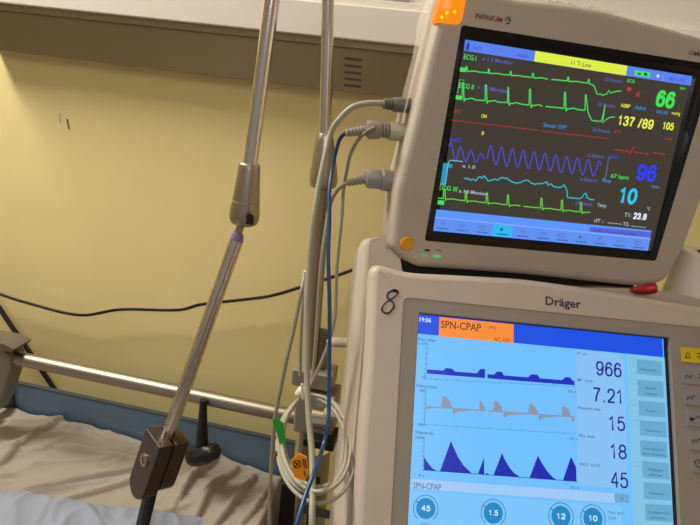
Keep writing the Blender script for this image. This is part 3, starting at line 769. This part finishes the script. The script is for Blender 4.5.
MB().rings([Q3(rB, OM-.001), Q3(rB, OM), Q3(inset(rF, .0074), OM), Q3(inset(rF, .007), OM), Q3(inset(rF, .003), OM-.0012), Q3(inset(rF, .0008), OM-.004), Q3(rF, OM-.008), Q3(rF, -.040), Q3(inset(rF, .004), -.048), Q3(inset(rF, .02), -.075), Q3(inset(rF, .03), -.11)], False, True).build('housing', M_mon, mon, smooth=True, angle=50)
MB().rings([Q3(rL, -.002), Q3(inset(rL, -.004), .0004), Q3(inset(rB, .006), .001), Q3(inset(rB, .0012), OM-.0008), Q3(rB, OM+.0003), Q3(rB, OM-.002)], False, False).build('display_bezel', M_black, mon, smooth=True, angle=20)
scr = MB().rings([Q3(rL, -.004), Q3(rL, -.0006)]).build('display_screen', emi((58, 53, 47)), mon)
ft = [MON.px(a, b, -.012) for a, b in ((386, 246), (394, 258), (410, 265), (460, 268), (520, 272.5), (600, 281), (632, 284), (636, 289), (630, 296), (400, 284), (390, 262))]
MB().prism(ft, MON.n*-.03).build('gap_shade_strip', M_rub, mon)  # added black strip, stands in for the shadow gap between monitor and ventilator
# marks below are on the lit plane
G = emi((70, 220, 96)); BL = emi((58, 72, 214)); CY = emi((50, 196, 226)); YE = emi((236, 240, 84)); RD = emi((208, 48, 52)); DB = emi((70, 84, 170)); WH = emi((215, 222, 235)); 
bar = emi((86, 128, 236))
rect(MON, 465.2, 39.4, 692.4, 88.5, 0, bar, scr, 'status_bar', mb=None) if False else None
def band(x0, y0, x1, y1, h0, h1, m_, name, off=0):
    return quad(MON, [(x0, y0), (x1, y1), (x1-.27*h1*.6, y1+h1), (x0-.14*h0, y0+h0)], off, m_, scr, name)
band(465.5, 39.6, 692.2, 76.2, 11, 9.6, bar, 'status_bar')
band(535.5, 50.8, 627.5, 65.8, 10.6, 9.8, emi((220, 238, 70)), 'alarm_banner', e)
text(MON, '11 Ti Low', 571, 64.5, 591.5, 4.4, emi((90, 100, 50)), 2*e, scr, 'banner_text')
t = MB(); text(MON, '▲', 466, 46, 470, 5, None, e, mb=t); quad(MON, [(466.5, 45), (469.5, 45.5), (469, 50.5), (465.8, 50)], e, None, None, None, mb=t); t.build('patient_icon', emi((40, 54, 190)), scr)
t = Caps(); text(MON, 'Bed 1', 473, 49, 481, 3.4, None, e, mb=t); text(MON, 'Adult', 516.5, 56.3, 527.5, 3.8, None, e, mb=t); t.build('status_text', emi((54, 74, 170)), scr)
band(635, 70, 650.5, 72.6, 5.4, 5, emi((70, 220, 120)), 'battery_icon', e)
g = MB(); ribbon(MON, [(637.5, 73.5), (641, 74)], 1.4, 2*e, None, None, None, mb=g); quad(MON, [(644, 72.8), (646.5, 72.6), (647.5, 75.5), (644.5, 76)], 2*e, None, None, None, mb=g); g.build('battery_mark', emi((24, 70, 50)), scr)
g = MB(); disc(MON, 658, 76, 1.5, e, g, n=10); g.build('status_dot', emi((215, 225, 255)), scr)
ribbon(MON, [(664.5, 73), (663, 81)], .8, e, emi((130, 150, 240)), scr, 'status_divider')
t = Caps(); text(MON, '08/10 19:07', 669, 80, 686, 4, None, e, mb=t); t.build('date_text', emi((62, 86, 195)), scr)

t = Caps()
for s, x0, y0, x1, h in (('ECG I', 463.5, 58.8, 476, 5), ('ECG II', 458.8, 87.5, 473.5, 5), ('ECG III', 438.5, 189.5, 457, 4.6), ('ECG', 627, 82, 634.5, 3.4), ('bpm', 680, 89, 685.5, 3), ('67 bpm', 610.5, 177.5, 628.5, 4)):
    text(MON, s, x0, y0, x1, h, None, e, mb=t)
for x0, y0 in ((460.2, 67.2), (456, 95), (438, 200)):
    quad(MON, [(x0, y0), (x0+6.5, y0+.8), (x0+5.8, y0+5), (x0-.6, y0+4.3)], e, None, None, None, mb=t)
t.build('green_caption', G, scr)
t = Caps()
for s, x0, y0, x1, h in (('x 1.0 Monitor', 482, 60.2, 513, 4.2), ('x 1.0 Monitor', 477, 88.8, 508.5, 4.2), ('25.0mm/s', 604, 80.5, 622, 3.6), ('25.0mm/s', 597, 105.5, 615, 3.6), ('25.0mm/s', 592, 131, 610, 3.6), ('12.5mm/s', 587, 156.5, 604, 3.6), ('6.25mm/s', 580, 180.5, 597, 3.6), ('25.0mm/s', 575, 204.3, 592, 3.6)):
    text(MON, s, x0, y0, x1, h, None, e, mb=t)
t.build('blue_caption', emi((88, 98, 170)), scr)
t = Caps()
for s, x0, y0, x1, h in (('x 1.0', 462, 167.3, 475, 3.4), ('x 1.0 Monitor', 458.5, 192.5, 487.5, 3.6), ('Temp', 597, 206.5, 606, 3.6), ('dT :', 594, 222, 603, 3.6), ('T1:', 624, 216.5, 631, 4), ('°C', 646.5, 210, 650, 3), ('----', 607.5, 224, 621.5, 4), ('T2:', 622.5, 225.5, 629, 3.6), ('----', 631, 227.3, 645.5, 4)):
    text(MON, s, x0, y0, x1, h, None, e, mb=t)
t.build('white_caption', emi((176, 184, 205)), scr)
t = Caps(); text(MON, 'NIBP', 621, 107, 630, 3.8, None, e, mb=t); text(MON, 'mmHg', 671.5, 114.2, 680, 3, None, e, mb=t); text(MON, 'ON', 481, 117.5, 486.5, 3.6, None, e, mb=t); text(MON, '0', 481.3, 135, 483.6, 4, None, e, mb=t); t.build('yellow_caption', YE, scr)
t = Caps(); text(MON, 'Adult', 634.5, 108.8, 646, 3.8, None, e, mb=t); text(MON, '00:30', 656, 113, 667.5, 3.4, None, e, mb=t); text(MON, 'Sensor OFF', 543, 126.5, 566, 4.2, None, e, mb=t); t.build('azure_caption', emi((44, 136, 208)), scr)
t = Caps(); text(MON, 'Resp', 602, 181.5, 611, 3.6, None, e, mb=t); text(MON, 'rpm', 651.5, 187.5, 659, 3, None, e, mb=t)
quad(MON, [(444.5, 163), (452.5, 164.2), (452, 168), (444, 167)], e, None, None, None, mb=t); quad(MON, [(443.5, 163), (448, 163.5), (445, 185), (440.3, 184)], e, None, None, None, mb=t); t.build('cyan_caption', emi((30, 150, 190)), scr)
t = Caps(); text(MON, 'ART', 453, 112.8, 461.5, 3.8, None, e, mb=t); text(MON, 'P1', 614, 133, 620, 3.4, None, e, mb=t); text(MON, 'mmHg', 664, 139.5, 672.5, 2.8, None, e, mb=t)
text(MON, '---/---', 614, 152, 648, 8, None, e, mb=t); text(MON, '---', 652, 155, 664.5, 8, None, e, mb=t)
ribbon(MON, [(451, 120), (539, 130.5)], .7, e, None, None, None, mb=t); ribbon(MON, [(541, 131), (609, 138.6)], .7, e, None, None, None, mb=t)
t.build('red_caption', emi((170, 44, 46)), scr)
t = Caps()
quad(MON, [(626.8, 88.5), (628, 86.6), (629.4, 87.6), (631, 86.9), (631.6, 88.8), (628.4, 92)], e, None, None, None, mb=t)
ribbon(MON, [(635.5, 97), (640, 91.5)], .9, e, None, None, None, mb=t); ribbon(MON, [(636.5, 93), (639.5, 96.5)], .9, e, None, None, None, mb=t); t.build('heart_icon', RD, scr)
t = Caps(); text(MON, 'SpO2', 449.5, 141, 461, 4, None, e, mb=t); text(MON, 'SpO2', 609, 157.5, 618, 3.4, None, e, mb=t); ribbon(MON, [(608.5, 160), (605, 178)], 2.4, e, None, None, None, mb=t) if False else None; t.build('spo2_caption', BL, scr)
# large numbers
digits(MON, '66', 654.5, 106.3, 673.6, 17.5, 3, emi((60, 226, 88)), e, scr, 'number_readout', italic=0)
digits(MON, '137 /89', 616.8, 124.9, 652.8, 10.3, 1.6, YE, e, scr, 'number_readout')
digits(MON, '105', 661.7, 129.1, 673.2, 7.8, 1.25, YE, e, scr, 'number_readout')
digits(MON, '96', 634.8, 180.2, 655, 17.3, 3, emi((42, 60, 236)), e, scr, 'number_readout')
digits(MON, '10', 617, 203, 635.5, 16.8, 2.8, emi((36, 200, 240)), e, scr, 'number_readout')
digits(MON, '23.8', 632.6, 219, 646, 6.8, 1.3, emi((230, 238, 255)), e, scr, 'number_readout')
# traces
random.seed(4)
def trace(base, beats, amp, x0, x1, gaps, m_, w=1.0, q=.5, tail=None, blip=.5):
    seg = []; x = x0
    while x <= x1:
        y_ = base(x) + random.uniform(-q, q)*.6
        for b in beats:
            d_ = x-b
            if abs(d_) < .55: y_ = base(x)-amp
            elif .55 <= d_ < 1.6: y_ = base(x)+amp*.16
            elif 5 < d_ < 12: y_ = base(x)-math.sin((d_-5)/7*math.pi)*blip
        if any(a < x < c for a, c in gaps):
            if len(seg) > 1: ribbon(MON, seg, w, e, m_, scr, 'waveform_trace')
            seg = []
        else: seg.append((x, y_))
        x += .5
    if tail: seg += tail
    ribbon(MON, seg, w, e, m_, scr, 'waveform_trace')
b1 = lambda x: 70.2+(x-461)*.101
trace(b1, (466.5, 488.8, 510.8, 533, 568.3, 588.8), 4.2, 461, 589.5, ((548, 551.5),), G, tail=[(592, 84.6), (594, 85.8), (595.5, 90), (597.5, 94.5), (600, 94), (603, 95.2), (607, 93.8), (609, 90), (610, 93), (614, 92), (618, 91), (621.5, 91.2)], q=.4)
b2 = lambda x: 98+(x-457)*.096
trace(b2, (463, 486, 508.3, 530, 565, 586), 16, 457, 586, ((542.5, 545.5),), G, tail=[(588, 112), (589, 115), (592, 120.5), (595, 121), (598, 121), (600.5, 121.5), (602.5, 118), (605, 105), (602.5, 123), (606, 119.5), (610, 117.3), (615, 117)], q=.5, blip=1)
b5 = lambda x: 198+(x-438)*.098
trace(b5, (444.5, 466, 487, 508, 541.5, 562, 581), 10, 438, 590, ((520.5, 523.5),), emi((96, 214, 60)), w=.9, q=.25)
# pleth
seg = []; x = 449
while x < 484:
    f = (x-449)/34; a_ = 9.5*(1-.55*f); c_ = 152+.13*(x-449)+2*f; seg.append((x, c_-a_*math.cos((x-450.5)/10.2*2*math.pi))); x += .7
ribbon(MON, seg, 1.3, e, emi((76, 72, 190)), scr, 'waveform_trace')
seg = []; x = 487
while x < 601.5:
    a_ = 9.5-1.5*(x-487)/115; c_ = 154.5+.128*(x-487); ph = ((x-491)/10.85) % 1
    w_ = ph/.4 if ph < 0 else ph
    yv = math.cos(2*math.pi*(ph**.85)); seg.append((x, c_-a_*yv)); x += .6
ribbon(MON, seg, 1.3, e, emi((76, 72, 190)), scr, 'waveform_trace')
# respiration
rp = [(464, 177.5), (466, 179.3), (468, 178), (470, 180), (473, 179.5), (476, 180.2), (478, 178), (480, 177), (482, 178.2), (484, 175.8), (486, 178.5), (488, 180.5), (492, 180), (495, 178.8), (498, 180), (500, 178), (503, 177.5), (505, 178.3), (507, 177.8), (509, 180), (513, 182), (516, 183.3), (518, 183), (520, 182.5), (524, 180.5), (527, 180), (530, 182), (534, 184.2), (537, 183.5), (541, 184), (545, 182.8), (547, 181.8), (548, 185), (551, 183.8), (553, 186.5), (558, 187.5), (562, 187), (564, 184.8), (566, 188), (567, 191), (567.5, 197.5), (576, 198.3), (580, 198.7), (582.5, 197), (583.5, 194.5), (586, 193), (587, 197.5), (590, 199.5), (596, 200)]
random.seed(2); rr_ = []
for a, b in zip(rp[:-1], rp[1:]):
    for k in range(3): rr_.append((a[0]+(b[0]-a[0])*k/3, a[1]+(b[1]-a[1])*k/3+(random.uniform(-.5, .5) if a[0] < 566 else 0)))
ribbon(MON, rr_, 1.1, e, emi((46, 182, 206)), scr, 'waveform_trace')
g = MB(); ribbon(MON, [(445.5, 184), (448.5, 162), (450.5, 160.2), (463, 161.6)], .8, 2*e, None, None, None, mb=g); ribbon(MON, [(440.5, 184), (445.5, 184.6)], .8, 2*e, None, None, None, mb=g); g.build('scale_bracket', emi((140, 190, 210)), scr)
g = MB(); ribbon(MON, [(455, 74+8), (452.5, 91.5)], .7, e, None, None, None, mb=g) if False else None
ribbon(MON, [(457.5, 93.5), (459.5, 79.5), (464.5, 80.3)], .7, e, emi((110, 190, 130)), scr, 'scale_bracket')
ribbon(MON, [(609, 157), (604.5, 183)], 1.6, e, emi((86, 92, 112)), scr, 'scale_bracket')
# lower bars
quad(MON, [(435.0, 209.3), (651.5, 230.6), (648, 250.8), (431.8, 230.6)], .00005, emi((88, 148, 255)), scr, 'menu_bar')
ribbon(MON, [(434, 217.2), (650.6, 239)], .8, e, emi((150, 176, 250)), scr, 'menu_divider')
quad(MON, [(590, 226.6), (651.2, 232.3), (650.4, 237.6), (589.2, 231.6)], e, emi((84, 100, 214)), scr, 'message_box'); text(MON, 'Auto measuring after 1', 592, 231.2, 641, 3.2, emi((62, 72, 160)), 2*e, scr, 'message_text')
sx_ = [433.6, 453.1, 473, 493.2, 513.5, 533.5, 553.3, 572.5, 591.5, 610.5, 629.5, 649]
for k in range(11):
    xa, xb = sx_[k], sx_[k+1]; f0, f1 = (xa-432)/217, (xb-432)/217
    y0 = lambda f: 218.3+f*21.6
    yb = lambda f: 229.6+f*20.6
    hot = k == 3
    quad(MON, [(xa+.5, y0(f0)), (xb-.5, y0(f1)), (xb-.5-2, yb(f1)), (xa+.5-2, yb(f0))], e, emi((40, 186, 232)) if hot else emi((92, 142, 236)), scr, 'menu_button')
    g = MB(); xc = (xa+xb)/2-.8; yc = (y0(f0)+yb(f1))/2
    if k % 4 == 0: ribbon(MON, [(xc-2, yc), (xc, yc-3), (xc+2, yc)], .7, 2*e, None, None, None, mb=g)
    elif k % 4 == 1: ribbon(MON, [(xc-3, yc), (xc-1, yc-2.6), (xc+1, yc), (xc+3, yc-2.4)], .7, 2*e, None, None, None, mb=g)
    elif k % 4 == 2: ribbon(MON, [(xc-3, yc-3), (xc+2.6, yc-2.5), (xc+2.4, yc+.6), (xc-3.2, yc), (xc-3, yc-3)], .7, 2*e, None, None, None, mb=g)
    else: disc(MON, xc-1, yc-1.5, 1.6, 2*e, g, n=12)
    ribbon(MON, [(xc-5.5, yc+2.9), (xc+5.5, yc+4)], 1.1, 2*e, None, None, None, mb=g)
    g.build('button_icon', emi((20, 90, 170)) if hot else emi((72, 98, 178)), scr)
# on the housing
fo = OM+.0003
text(MON, 'INFINIUM', 474.5, 17.8, 502, 5, M_redprint, fo, mon, 'maker_name', italic=.15, bold=.025)
g = MB(); 
ribbon(MON, [(505, 20.5), (507, 17.3), (510.5, 17.5), (508, 20)], 1.3, fo, None, None, None, mb=g); ribbon(MON, [(506, 23.5), (509, 23.2), (511, 20), (508, 20)], 1.3, fo, None, None, None, mb=g); g.build('maker_emblem', M_navy, mon)
text(MON, 'OMNI III', 688.5, 54.5, 712, 4.4, mat('brown print', (70, 55, 48), .5), fo, mon, 'model_print')
bc = MON.px(407, 243.3, OM)
MB().tube([bc, bc+MON.n*.0016, bc+MON.n*.0026], [.0072, .0070, .006], 28).build('round_button', M_yellow_btn, mon, smooth=True)
for x0, x1, y0, mm in ((421, 428.3, 253.2, M_gled_dim), (433.2, 441, 254.3, M_gled)):
    quad(MON, [(x0, y0), (x1, y0+.7), (x1-.4, y0+3.6), (x0-.4, y0+3)], fo, mm, mon, 'indicator_light')
g = MB(); quad(MON, [(424.8, 248.9), (430, 249.4), (429.8, 251.6), (424.6, 251.1)], fo, None, None, None, mb=g); ribbon(MON, [(436, 250.8), (438.5, 249.7), (441, 251.4)], .8, fo, None, None, None, mb=g); g.build('indicator_symbol', M_ink, mon)
# amber lamp wrapping the top left corner
lq = [(435, 20.5), (440, 0), (444.5, -16), (452, -24), (470, -20), (466.5, 0), (462.3, 20.5), (459.5, 24), (455, 24), (438, 21.6)]
lo_ = corner_round([MON.uv(a, b, OM+.003) for a, b in lq], .002, 3)
def scale_ring(R_, s): 
    c = np.mean(R_, 0); return [tuple(c+(np.array(q)-c)*s) for q in R_]
lamp = MB().rings([Q3(lo_, -.006), Q3(lo_, OM+.0005), Q3(scale_ring(lo_, .96), OM+.003), Q3(scale_ring(lo_, .86), OM+.0042)]).build('alarm_lamp', M_lamp, mon, smooth=True, angle=50)
for a, b in ((441.8, 17.2), (446.8, 13), (454.6, 11.8)):
    g = MB(); disc(MON, a, b, 1.7, OM+.0046, g, n=14); g.build('led', M_led, lamp)

# film on monitor top and left flank
def film_sheet():
    V = []; nx, ny = 60, 14
    for j in range(ny+1):
        for i in range(nx+1):
            f = i/nx; g = j/ny
            a = MON.uv(470+f*150, -8+f*22, -.01); 
            off = -.014 - g*.045
            bumpv = .010*abs(noise.noise(Vector((f*14, g*5, 2)))) + .006*abs(noise.noise(Vector((f*40, g*9, 7))))
            env = math.sin(math.pi*min(1, max(0, f)))**.35
            V.append(MON.P(a[0], a[1]-.002-bumpv*1.5*env*(.35+g), off))
    Fc = [(j*(nx+1)+i, j*(nx+1)+i+1, (j+1)*(nx+1)+i+1, (j+1)*(nx+1)+i) for j in range(ny) for i in range(nx)]
    o = MB().add(V, Fc).build('plastic_film', M_film, None, smooth=True, angle=25)
    return tag(o, 'crinkled clear plastic film lying on top of the patient monitor', 'plastic film')
film_sheet()
def film_side():
    V = []; nx, ny = 8, 60
    for j in range(ny+1):
        g = j/ny; px_, py_ = 441-g*36, -12+g*136
        u, v_ = MON.uv(px_, py_, -.006)
        for i in range(nx+1):
            f = i/nx; 
            b_ = .0012*abs(noise.noise(Vector((f*3, g*16, 5))))+.0004*abs(noise.noise(Vector((f*9, g*40, 1))))
            b_ += .003*math.exp(-((g-.2)/.12)**2)
            V.append(MON.P(u-.0012-b_*(.3+f), v_, -.012-f*.03))
    Fc = [(j*(nx+1)+i, j*(nx+1)+i+1, (j+1)*(nx+1)+i+1, (j+1)*(nx+1)+i) for j in range(ny) for i in range(nx)]
    o = MB().add(V, Fc).build('plastic_film', M_film, None, smooth=True, angle=25)
    return tag(o, 'crinkled clear plastic film clinging to the left flank of the patient monitor', 'plastic film')
film_side()

# ------------------------------------------------------------------ connectors and cables
def side_pt(px_, py_, back):
    """point at photograph position, as deep as the monitor's left flank"""
    d = ray(px_, py_); o = MON.o + MON.n*(-back)
    return CAM + d*((o-CAM).dot(MON.n)/d.dot(MON.n))
BK = .026
def connector(name, label, segs, parent_group):
    t = thing(name, side_pt(segs[0][1][0][0], segs[0][1][0][1], BK), label, 'cable connector', parent_group)
    for nm, pts, rad, mm in segs:
        P_ = [side_pt(a, b, BK) for a, b in pts]
        MB().tube(P_, [r_*P_[0].y/F_PX*1.05 for r_ in rad], 20).build(nm, mm, t, smooth=True, angle=30)
    return t
def ribs(x0, y0, x1, y1, r0, r1, n):
    P_, R_ = [], []
    for k in range(n):
        for d_, s in ((0, .78), (.25, 1), (.7, 1), (.95, .78)):
            f = (k+d_)/n; P_.append((x0+(x1-x0)*f, y0+(y1-y0)*f)); R_.append((r0+(r1-r0)*f)*s)
    return P_, R_
grp = 'cable connectors plugged into the monitor'
pr_, rr_ = ribs(383, 103.7, 394, 104.5, 4.6, 6, 4)
connector('cable_connector', 'dark grey ribbed connector, topmost of three in the monitor flank',
          [('strain_relief', pr_, rr_, M_conn_dark), ('plug_body', [(393, 104.5), (395, 104.6), (404, 105.2), (412, 106)], [6, 6.9, 6.9, 6.9], M_conn_dark)], grp)
pr_, rr_ = ribs(346, 133, 367, 130.2, 3.6, 5, 6); pr2_, rr2_ = ribs(379, 130, 391, 131, 6.6, 7.6, 4)
connector('cable_connector', 'large grey and cream connector, middle of three in the monitor flank',
          [('strain_relief', pr_, rr_, M_conn_mid), ('plug_body', [(366, 130), (367, 130), (371, 129.6), (380, 130)], [5, 8, 9, 8], M_conn_mid), ('grip', pr2_, rr2_, M_conn_mid),
           ('ferrule', [(389, 131), (391, 131.2), (400, 132), (408, 133)], [7.5, 8.5, 8.5, 8.5], M_conn_lt)], grp)
pr_, rr_ = ribs(347, 183, 366, 178.8, 3.4, 5, 5)
connector('cable_connector', 'blue grey connector, lowest of three in the monitor flank',
          [('strain_relief', pr_, rr_, M_conn_mid), ('plug_body', [(365, 178.8), (366, 178.8), (369, 178.5), (379, 179.3), (380, 179.4), (382, 179.8), (400, 182)], [5, 8.4, 9.4, 9.4, 8.6, 10.3, 10.6], M_conn_bl)], grp)
def cable(name, label, pts, rpx, mm, depths, cat='cable', n=8):
    """pts photograph positions, depths = room y at the first, then linearly to the last (list of (index, y))"""
    P_ = []
    for i, (a, b) in enumerate(pts):
        for (i0, d0), (i1, d1) in zip(depths[:-1], depths[1:]):
            if i0 <= i <= i1: Y = d0+(d1-d0)*(i-i0)/max(1, i1-i0)
        P_.append(aty(a, b, Y))
    o = MB().tube(spline(P_, 8), rpx, n).build(name, mm, None, smooth=True)
    return tag(o, label, cat)
y0c = side_pt(383, 104, BK).y
cable('monitor_cable', 'thick pale grey cable arching from the topmost connector and hanging in front of the stand', 
      [(385, 103.7), (371.5, 103), (353, 107), (338, 121), (330, 135), (324, 161), (318, 190), (313.5, 220), (309, 267), (306.8, 300), (307, 340), (307, 380), (309, 420), (312, 454), (312.5, 490), (312, 530), (311, 620)],
      .0030, M_grey_cable, [(0, y0c), (4, .56), (11, .46), (13, .418), (16, .34)], n=12)
cable('blue_cable', 'blue cable hanging from the middle connector past the coil', 
      [(347, 132.8), (342, 136), (338, 144), (333, 165), (329.5, 191), (329.5, 220), (328.3, 257), (329.5, 300), (329.5, 350), (329, 400), (328, 423), (323, 447), (315, 470), (305.6, 495), (296, 527), (285, 570)],
      .0020, M_blue_cable, [(0, y0c-.005), (3, .57), (9, .47), (11, .44), (12, .395), (15, .33)], n=10)
cable('thin_grey_cable', 'thin grey cable curving from the middle connector down behind the blue cable', 
      [(376, 126.5), (368, 131), (359, 139), (350.5, 154.5), (346, 175), (343.5, 190), (341.5, 220), (337, 267), (336, 300), (334.5, 320), (328, 345), (320, 365), (311, 384), (303, 391)],
      .0018, M_dimcable, [(0, y0c-.025), (2, y0c-.01), (5, .58), (13, .512)])
cable('sensor_cable', 'grey cable running from the lowest connector into the bundle by the stand', 
      [(348, 182.6), (341, 186.5), (334, 195), (329, 210), (325, 235), (321.5, 262), (318.5, 300), (316, 340), (312, 380), (306, 391)],
      .0022, M_dimcable, [(0, y0c), (3, .585), (9, .515)])
cable('side_cable', 'grey cable hanging on the far left of the bundle, running down past the green tag', 
      [(305, 274), (303.5, 282), (301, 294), (294, 328), (287, 358), (280, 392), (275, 418), (272.5, 445), (271, 473), (269.8, 500), (269.5, 527), (269, 600)],
      .0020, M_dimcable, [(0, .52), (4, .48), (11, .45)])
o = MB().tube([aty(305.2, 271, .52), aty(304, 279, .52)], .0024, 10).build('cable_tip', M_tie, smooth=True); tag(o, 'small white cable tip at the upper end of the leftmost grey cable', 'cable tip')
cable('short_cable', 'short grey cable between the thick cable and the far left cable, ending in the clamp', 
      [(304, 292), (302, 315), (300.5, 345), (300, 376)], .0018, M_dimcable, [(0, .53), (3, .50)])
# the coil: loops of one cable
YK = .453
C = []; loops = 5; N = 40
rng = random.Random(5)
par = [(316.5, 447, 37, 52), (313.5, 442, 31, 44), (315.5, 445.5, 35, 49.5), (313, 440, 29, 41), (316.5, 449, 39.5, 54)]
for L in range(loops):
    for k in range(N):
        f = k/N; a0, a1 = par[L], par[(L+1) % loops]; q = [u_+(v_-u_)*f for u_, v_ in zip(a0, a1)] if L < loops-1 else list(a0)
        a_ = 2*math.pi*f + math.radians(-115)
        px_, py_ = q[0]+q[2]*math.cos(a_)+3*math.sin(a_), q[1]+q[3]*math.sin(a_)
        # pull together at the tie
        d_ = math.exp(-(min(f, 1-f)/.045)**2); px_ = px_*(1-d_)+302.5*d_; py_ = py_*(1-d_)+(394+L*.8)*d_
        C.append(aty(px_, py_, YK+(L-2)*.0034-(py_-446)*.00125))
o = MB().tube(C, .00185, 10).build('coiled_cable', M_cable2, smooth=True); tag(o, 'pale grey cable wound in a round coil in front of the rail clamp', 'coiled cable')
a = aty(302, 388, YK+.05); 
tg = thing('cable_tie', a, 'white tie gathering the top of the coiled cable', 'cable tie')
MB().tube([aty(x_, y_, YK+.052) for x_, y_ in ((297.5, 394.5), (302, 391.5), (308, 389.5))], [.0040, .0062, .0040], 14).build('tie_band', M_tie, tg, smooth=True)
MB().tube([aty(302, 384, YK+.046), aty(303, 399, YK+.046)], .0014, 8).build('tie_head', M_tie, tg, smooth=True)
# tags
def tagpoly(name, label, pts, Y, mm, th_=.0012, curl=0):
    P_ = [aty(a, b, Y + curl*((a-pts[0][0])/10)) for a, b in pts]
    o = MB().prism(P_, Vector((0, th_, 0))).build(name, mm, None)
    return tag(o, label, 'tag')
gt = tagpoly('green_tag', 'green sticker flag wrapped round the leftmost cable', [(272, 421), (276, 417), (283, 424), (285.5, 440), (284.5, 450), (279.5, 444), (277, 434)], .446, M_green, .0012, .001)
P0 = [(290.5, 461), (299, 453.5), (306.5, 457.5), (308.8, 473), (305, 481.5), (294, 477)]
t = thing('orange_tag', aty(298, 478, .398), 'orange six sided tag with a black symbol hanging on the coil', 'tag')
Y = .398; P_ = [aty(a, b, Y) for a, b in P0]; MB().prism(P_, Vector((0, .001, 0))).build('card', M_orange, t)
g = MB()
def ring2(cx, cy, r0, r1, a0=0, a1=6.2832, n=20):
    o_ = [aty(cx+math.cos(q)*r0, cy+math.sin(q)*r0, Y-.0004) for q in np.linspace(a0, a1, n)]; i_ = [aty(cx+math.cos(q)*r1, cy+math.sin(q)*r1, Y-.0004) for q in np.linspace(a0, a1, n)]
    g.add(o_+i_, [(k, k+1, n+k+1, n+k) for k in range(n-1)])
ring2(297.2, 464.3, 4.2, 3.3); 
for (x0, y0, x1, y1) in ((294.6, 462, 299.8, 466.6), (299.4, 461.6, 295, 467), (303, 458.5, 304.5, 468), (305, 459, 306.6, 468.5), (304, 470, 305, 476)):
    d_ = Vector((x1-x0, y1-y0, 0)).normalized(); nn = Vector((-d_.y, d_.x, 0))*.55
    g.add([aty(x0+nn.x, y0+nn.y, Y-.0004), aty(x1+nn.x, y1+nn.y, Y-.0004), aty(x1-nn.x, y1-nn.y, Y-.0004), aty(x0-nn.x, y0-nn.y, Y-.0004)], [(0, 1, 2, 3)])
g.build('symbol', M_ink, t)
o = MB().tube([aty(277, 452, .447), aty(275, 457, .447), aty(279, 461, .447)], [.0016, .0026, .0016], 10).build('cable_clip', M_copper, smooth=True); tag(o, 'small copper coloured clip on the left side of the coil', 'clip')

# ------------------------------------------------------------------ white roll and red cap to the right
YW = VEN.px(680, 300, -.05).y; YD = VEN.px(645, 290, -.022).y
a = aty(676, 303, YW+.03); b = aty(697, 254, YW+.03); d_ = (b-a); 
o = MB()
pr_ = [(0, .0275), (.02, .0285), (.98, .0285), (1, .0275)]
ro = thing('paper_roll', a, 'white paper roll standing on the ventilator right of the monitor', 'paper roll')
MB().tube([a+d_*t_+RT*.012 for t_, _ in pr_], [q for _, q in pr_], 36).build('roll', M_paper, ro, smooth=True, angle=30)
MB().tube([b+RT*.012, b+RT*.012+d_*.02], .011, 20).build('core', M_brown, ro, smooth=True)
a = aty(632, 290.5, YD); b = aty(657, 287.5, YD)
o = MB().tube([a+(b-a)*t_ for t_ in (0, .15, .5, .75, .95, 1)], [.002, .004, .0058, .0062, .0055, .003], 14).build('red_cap', M_red, smooth=True)
tag(o, 'red plastic cap lying under the lower right corner of the monitor', 'cap')
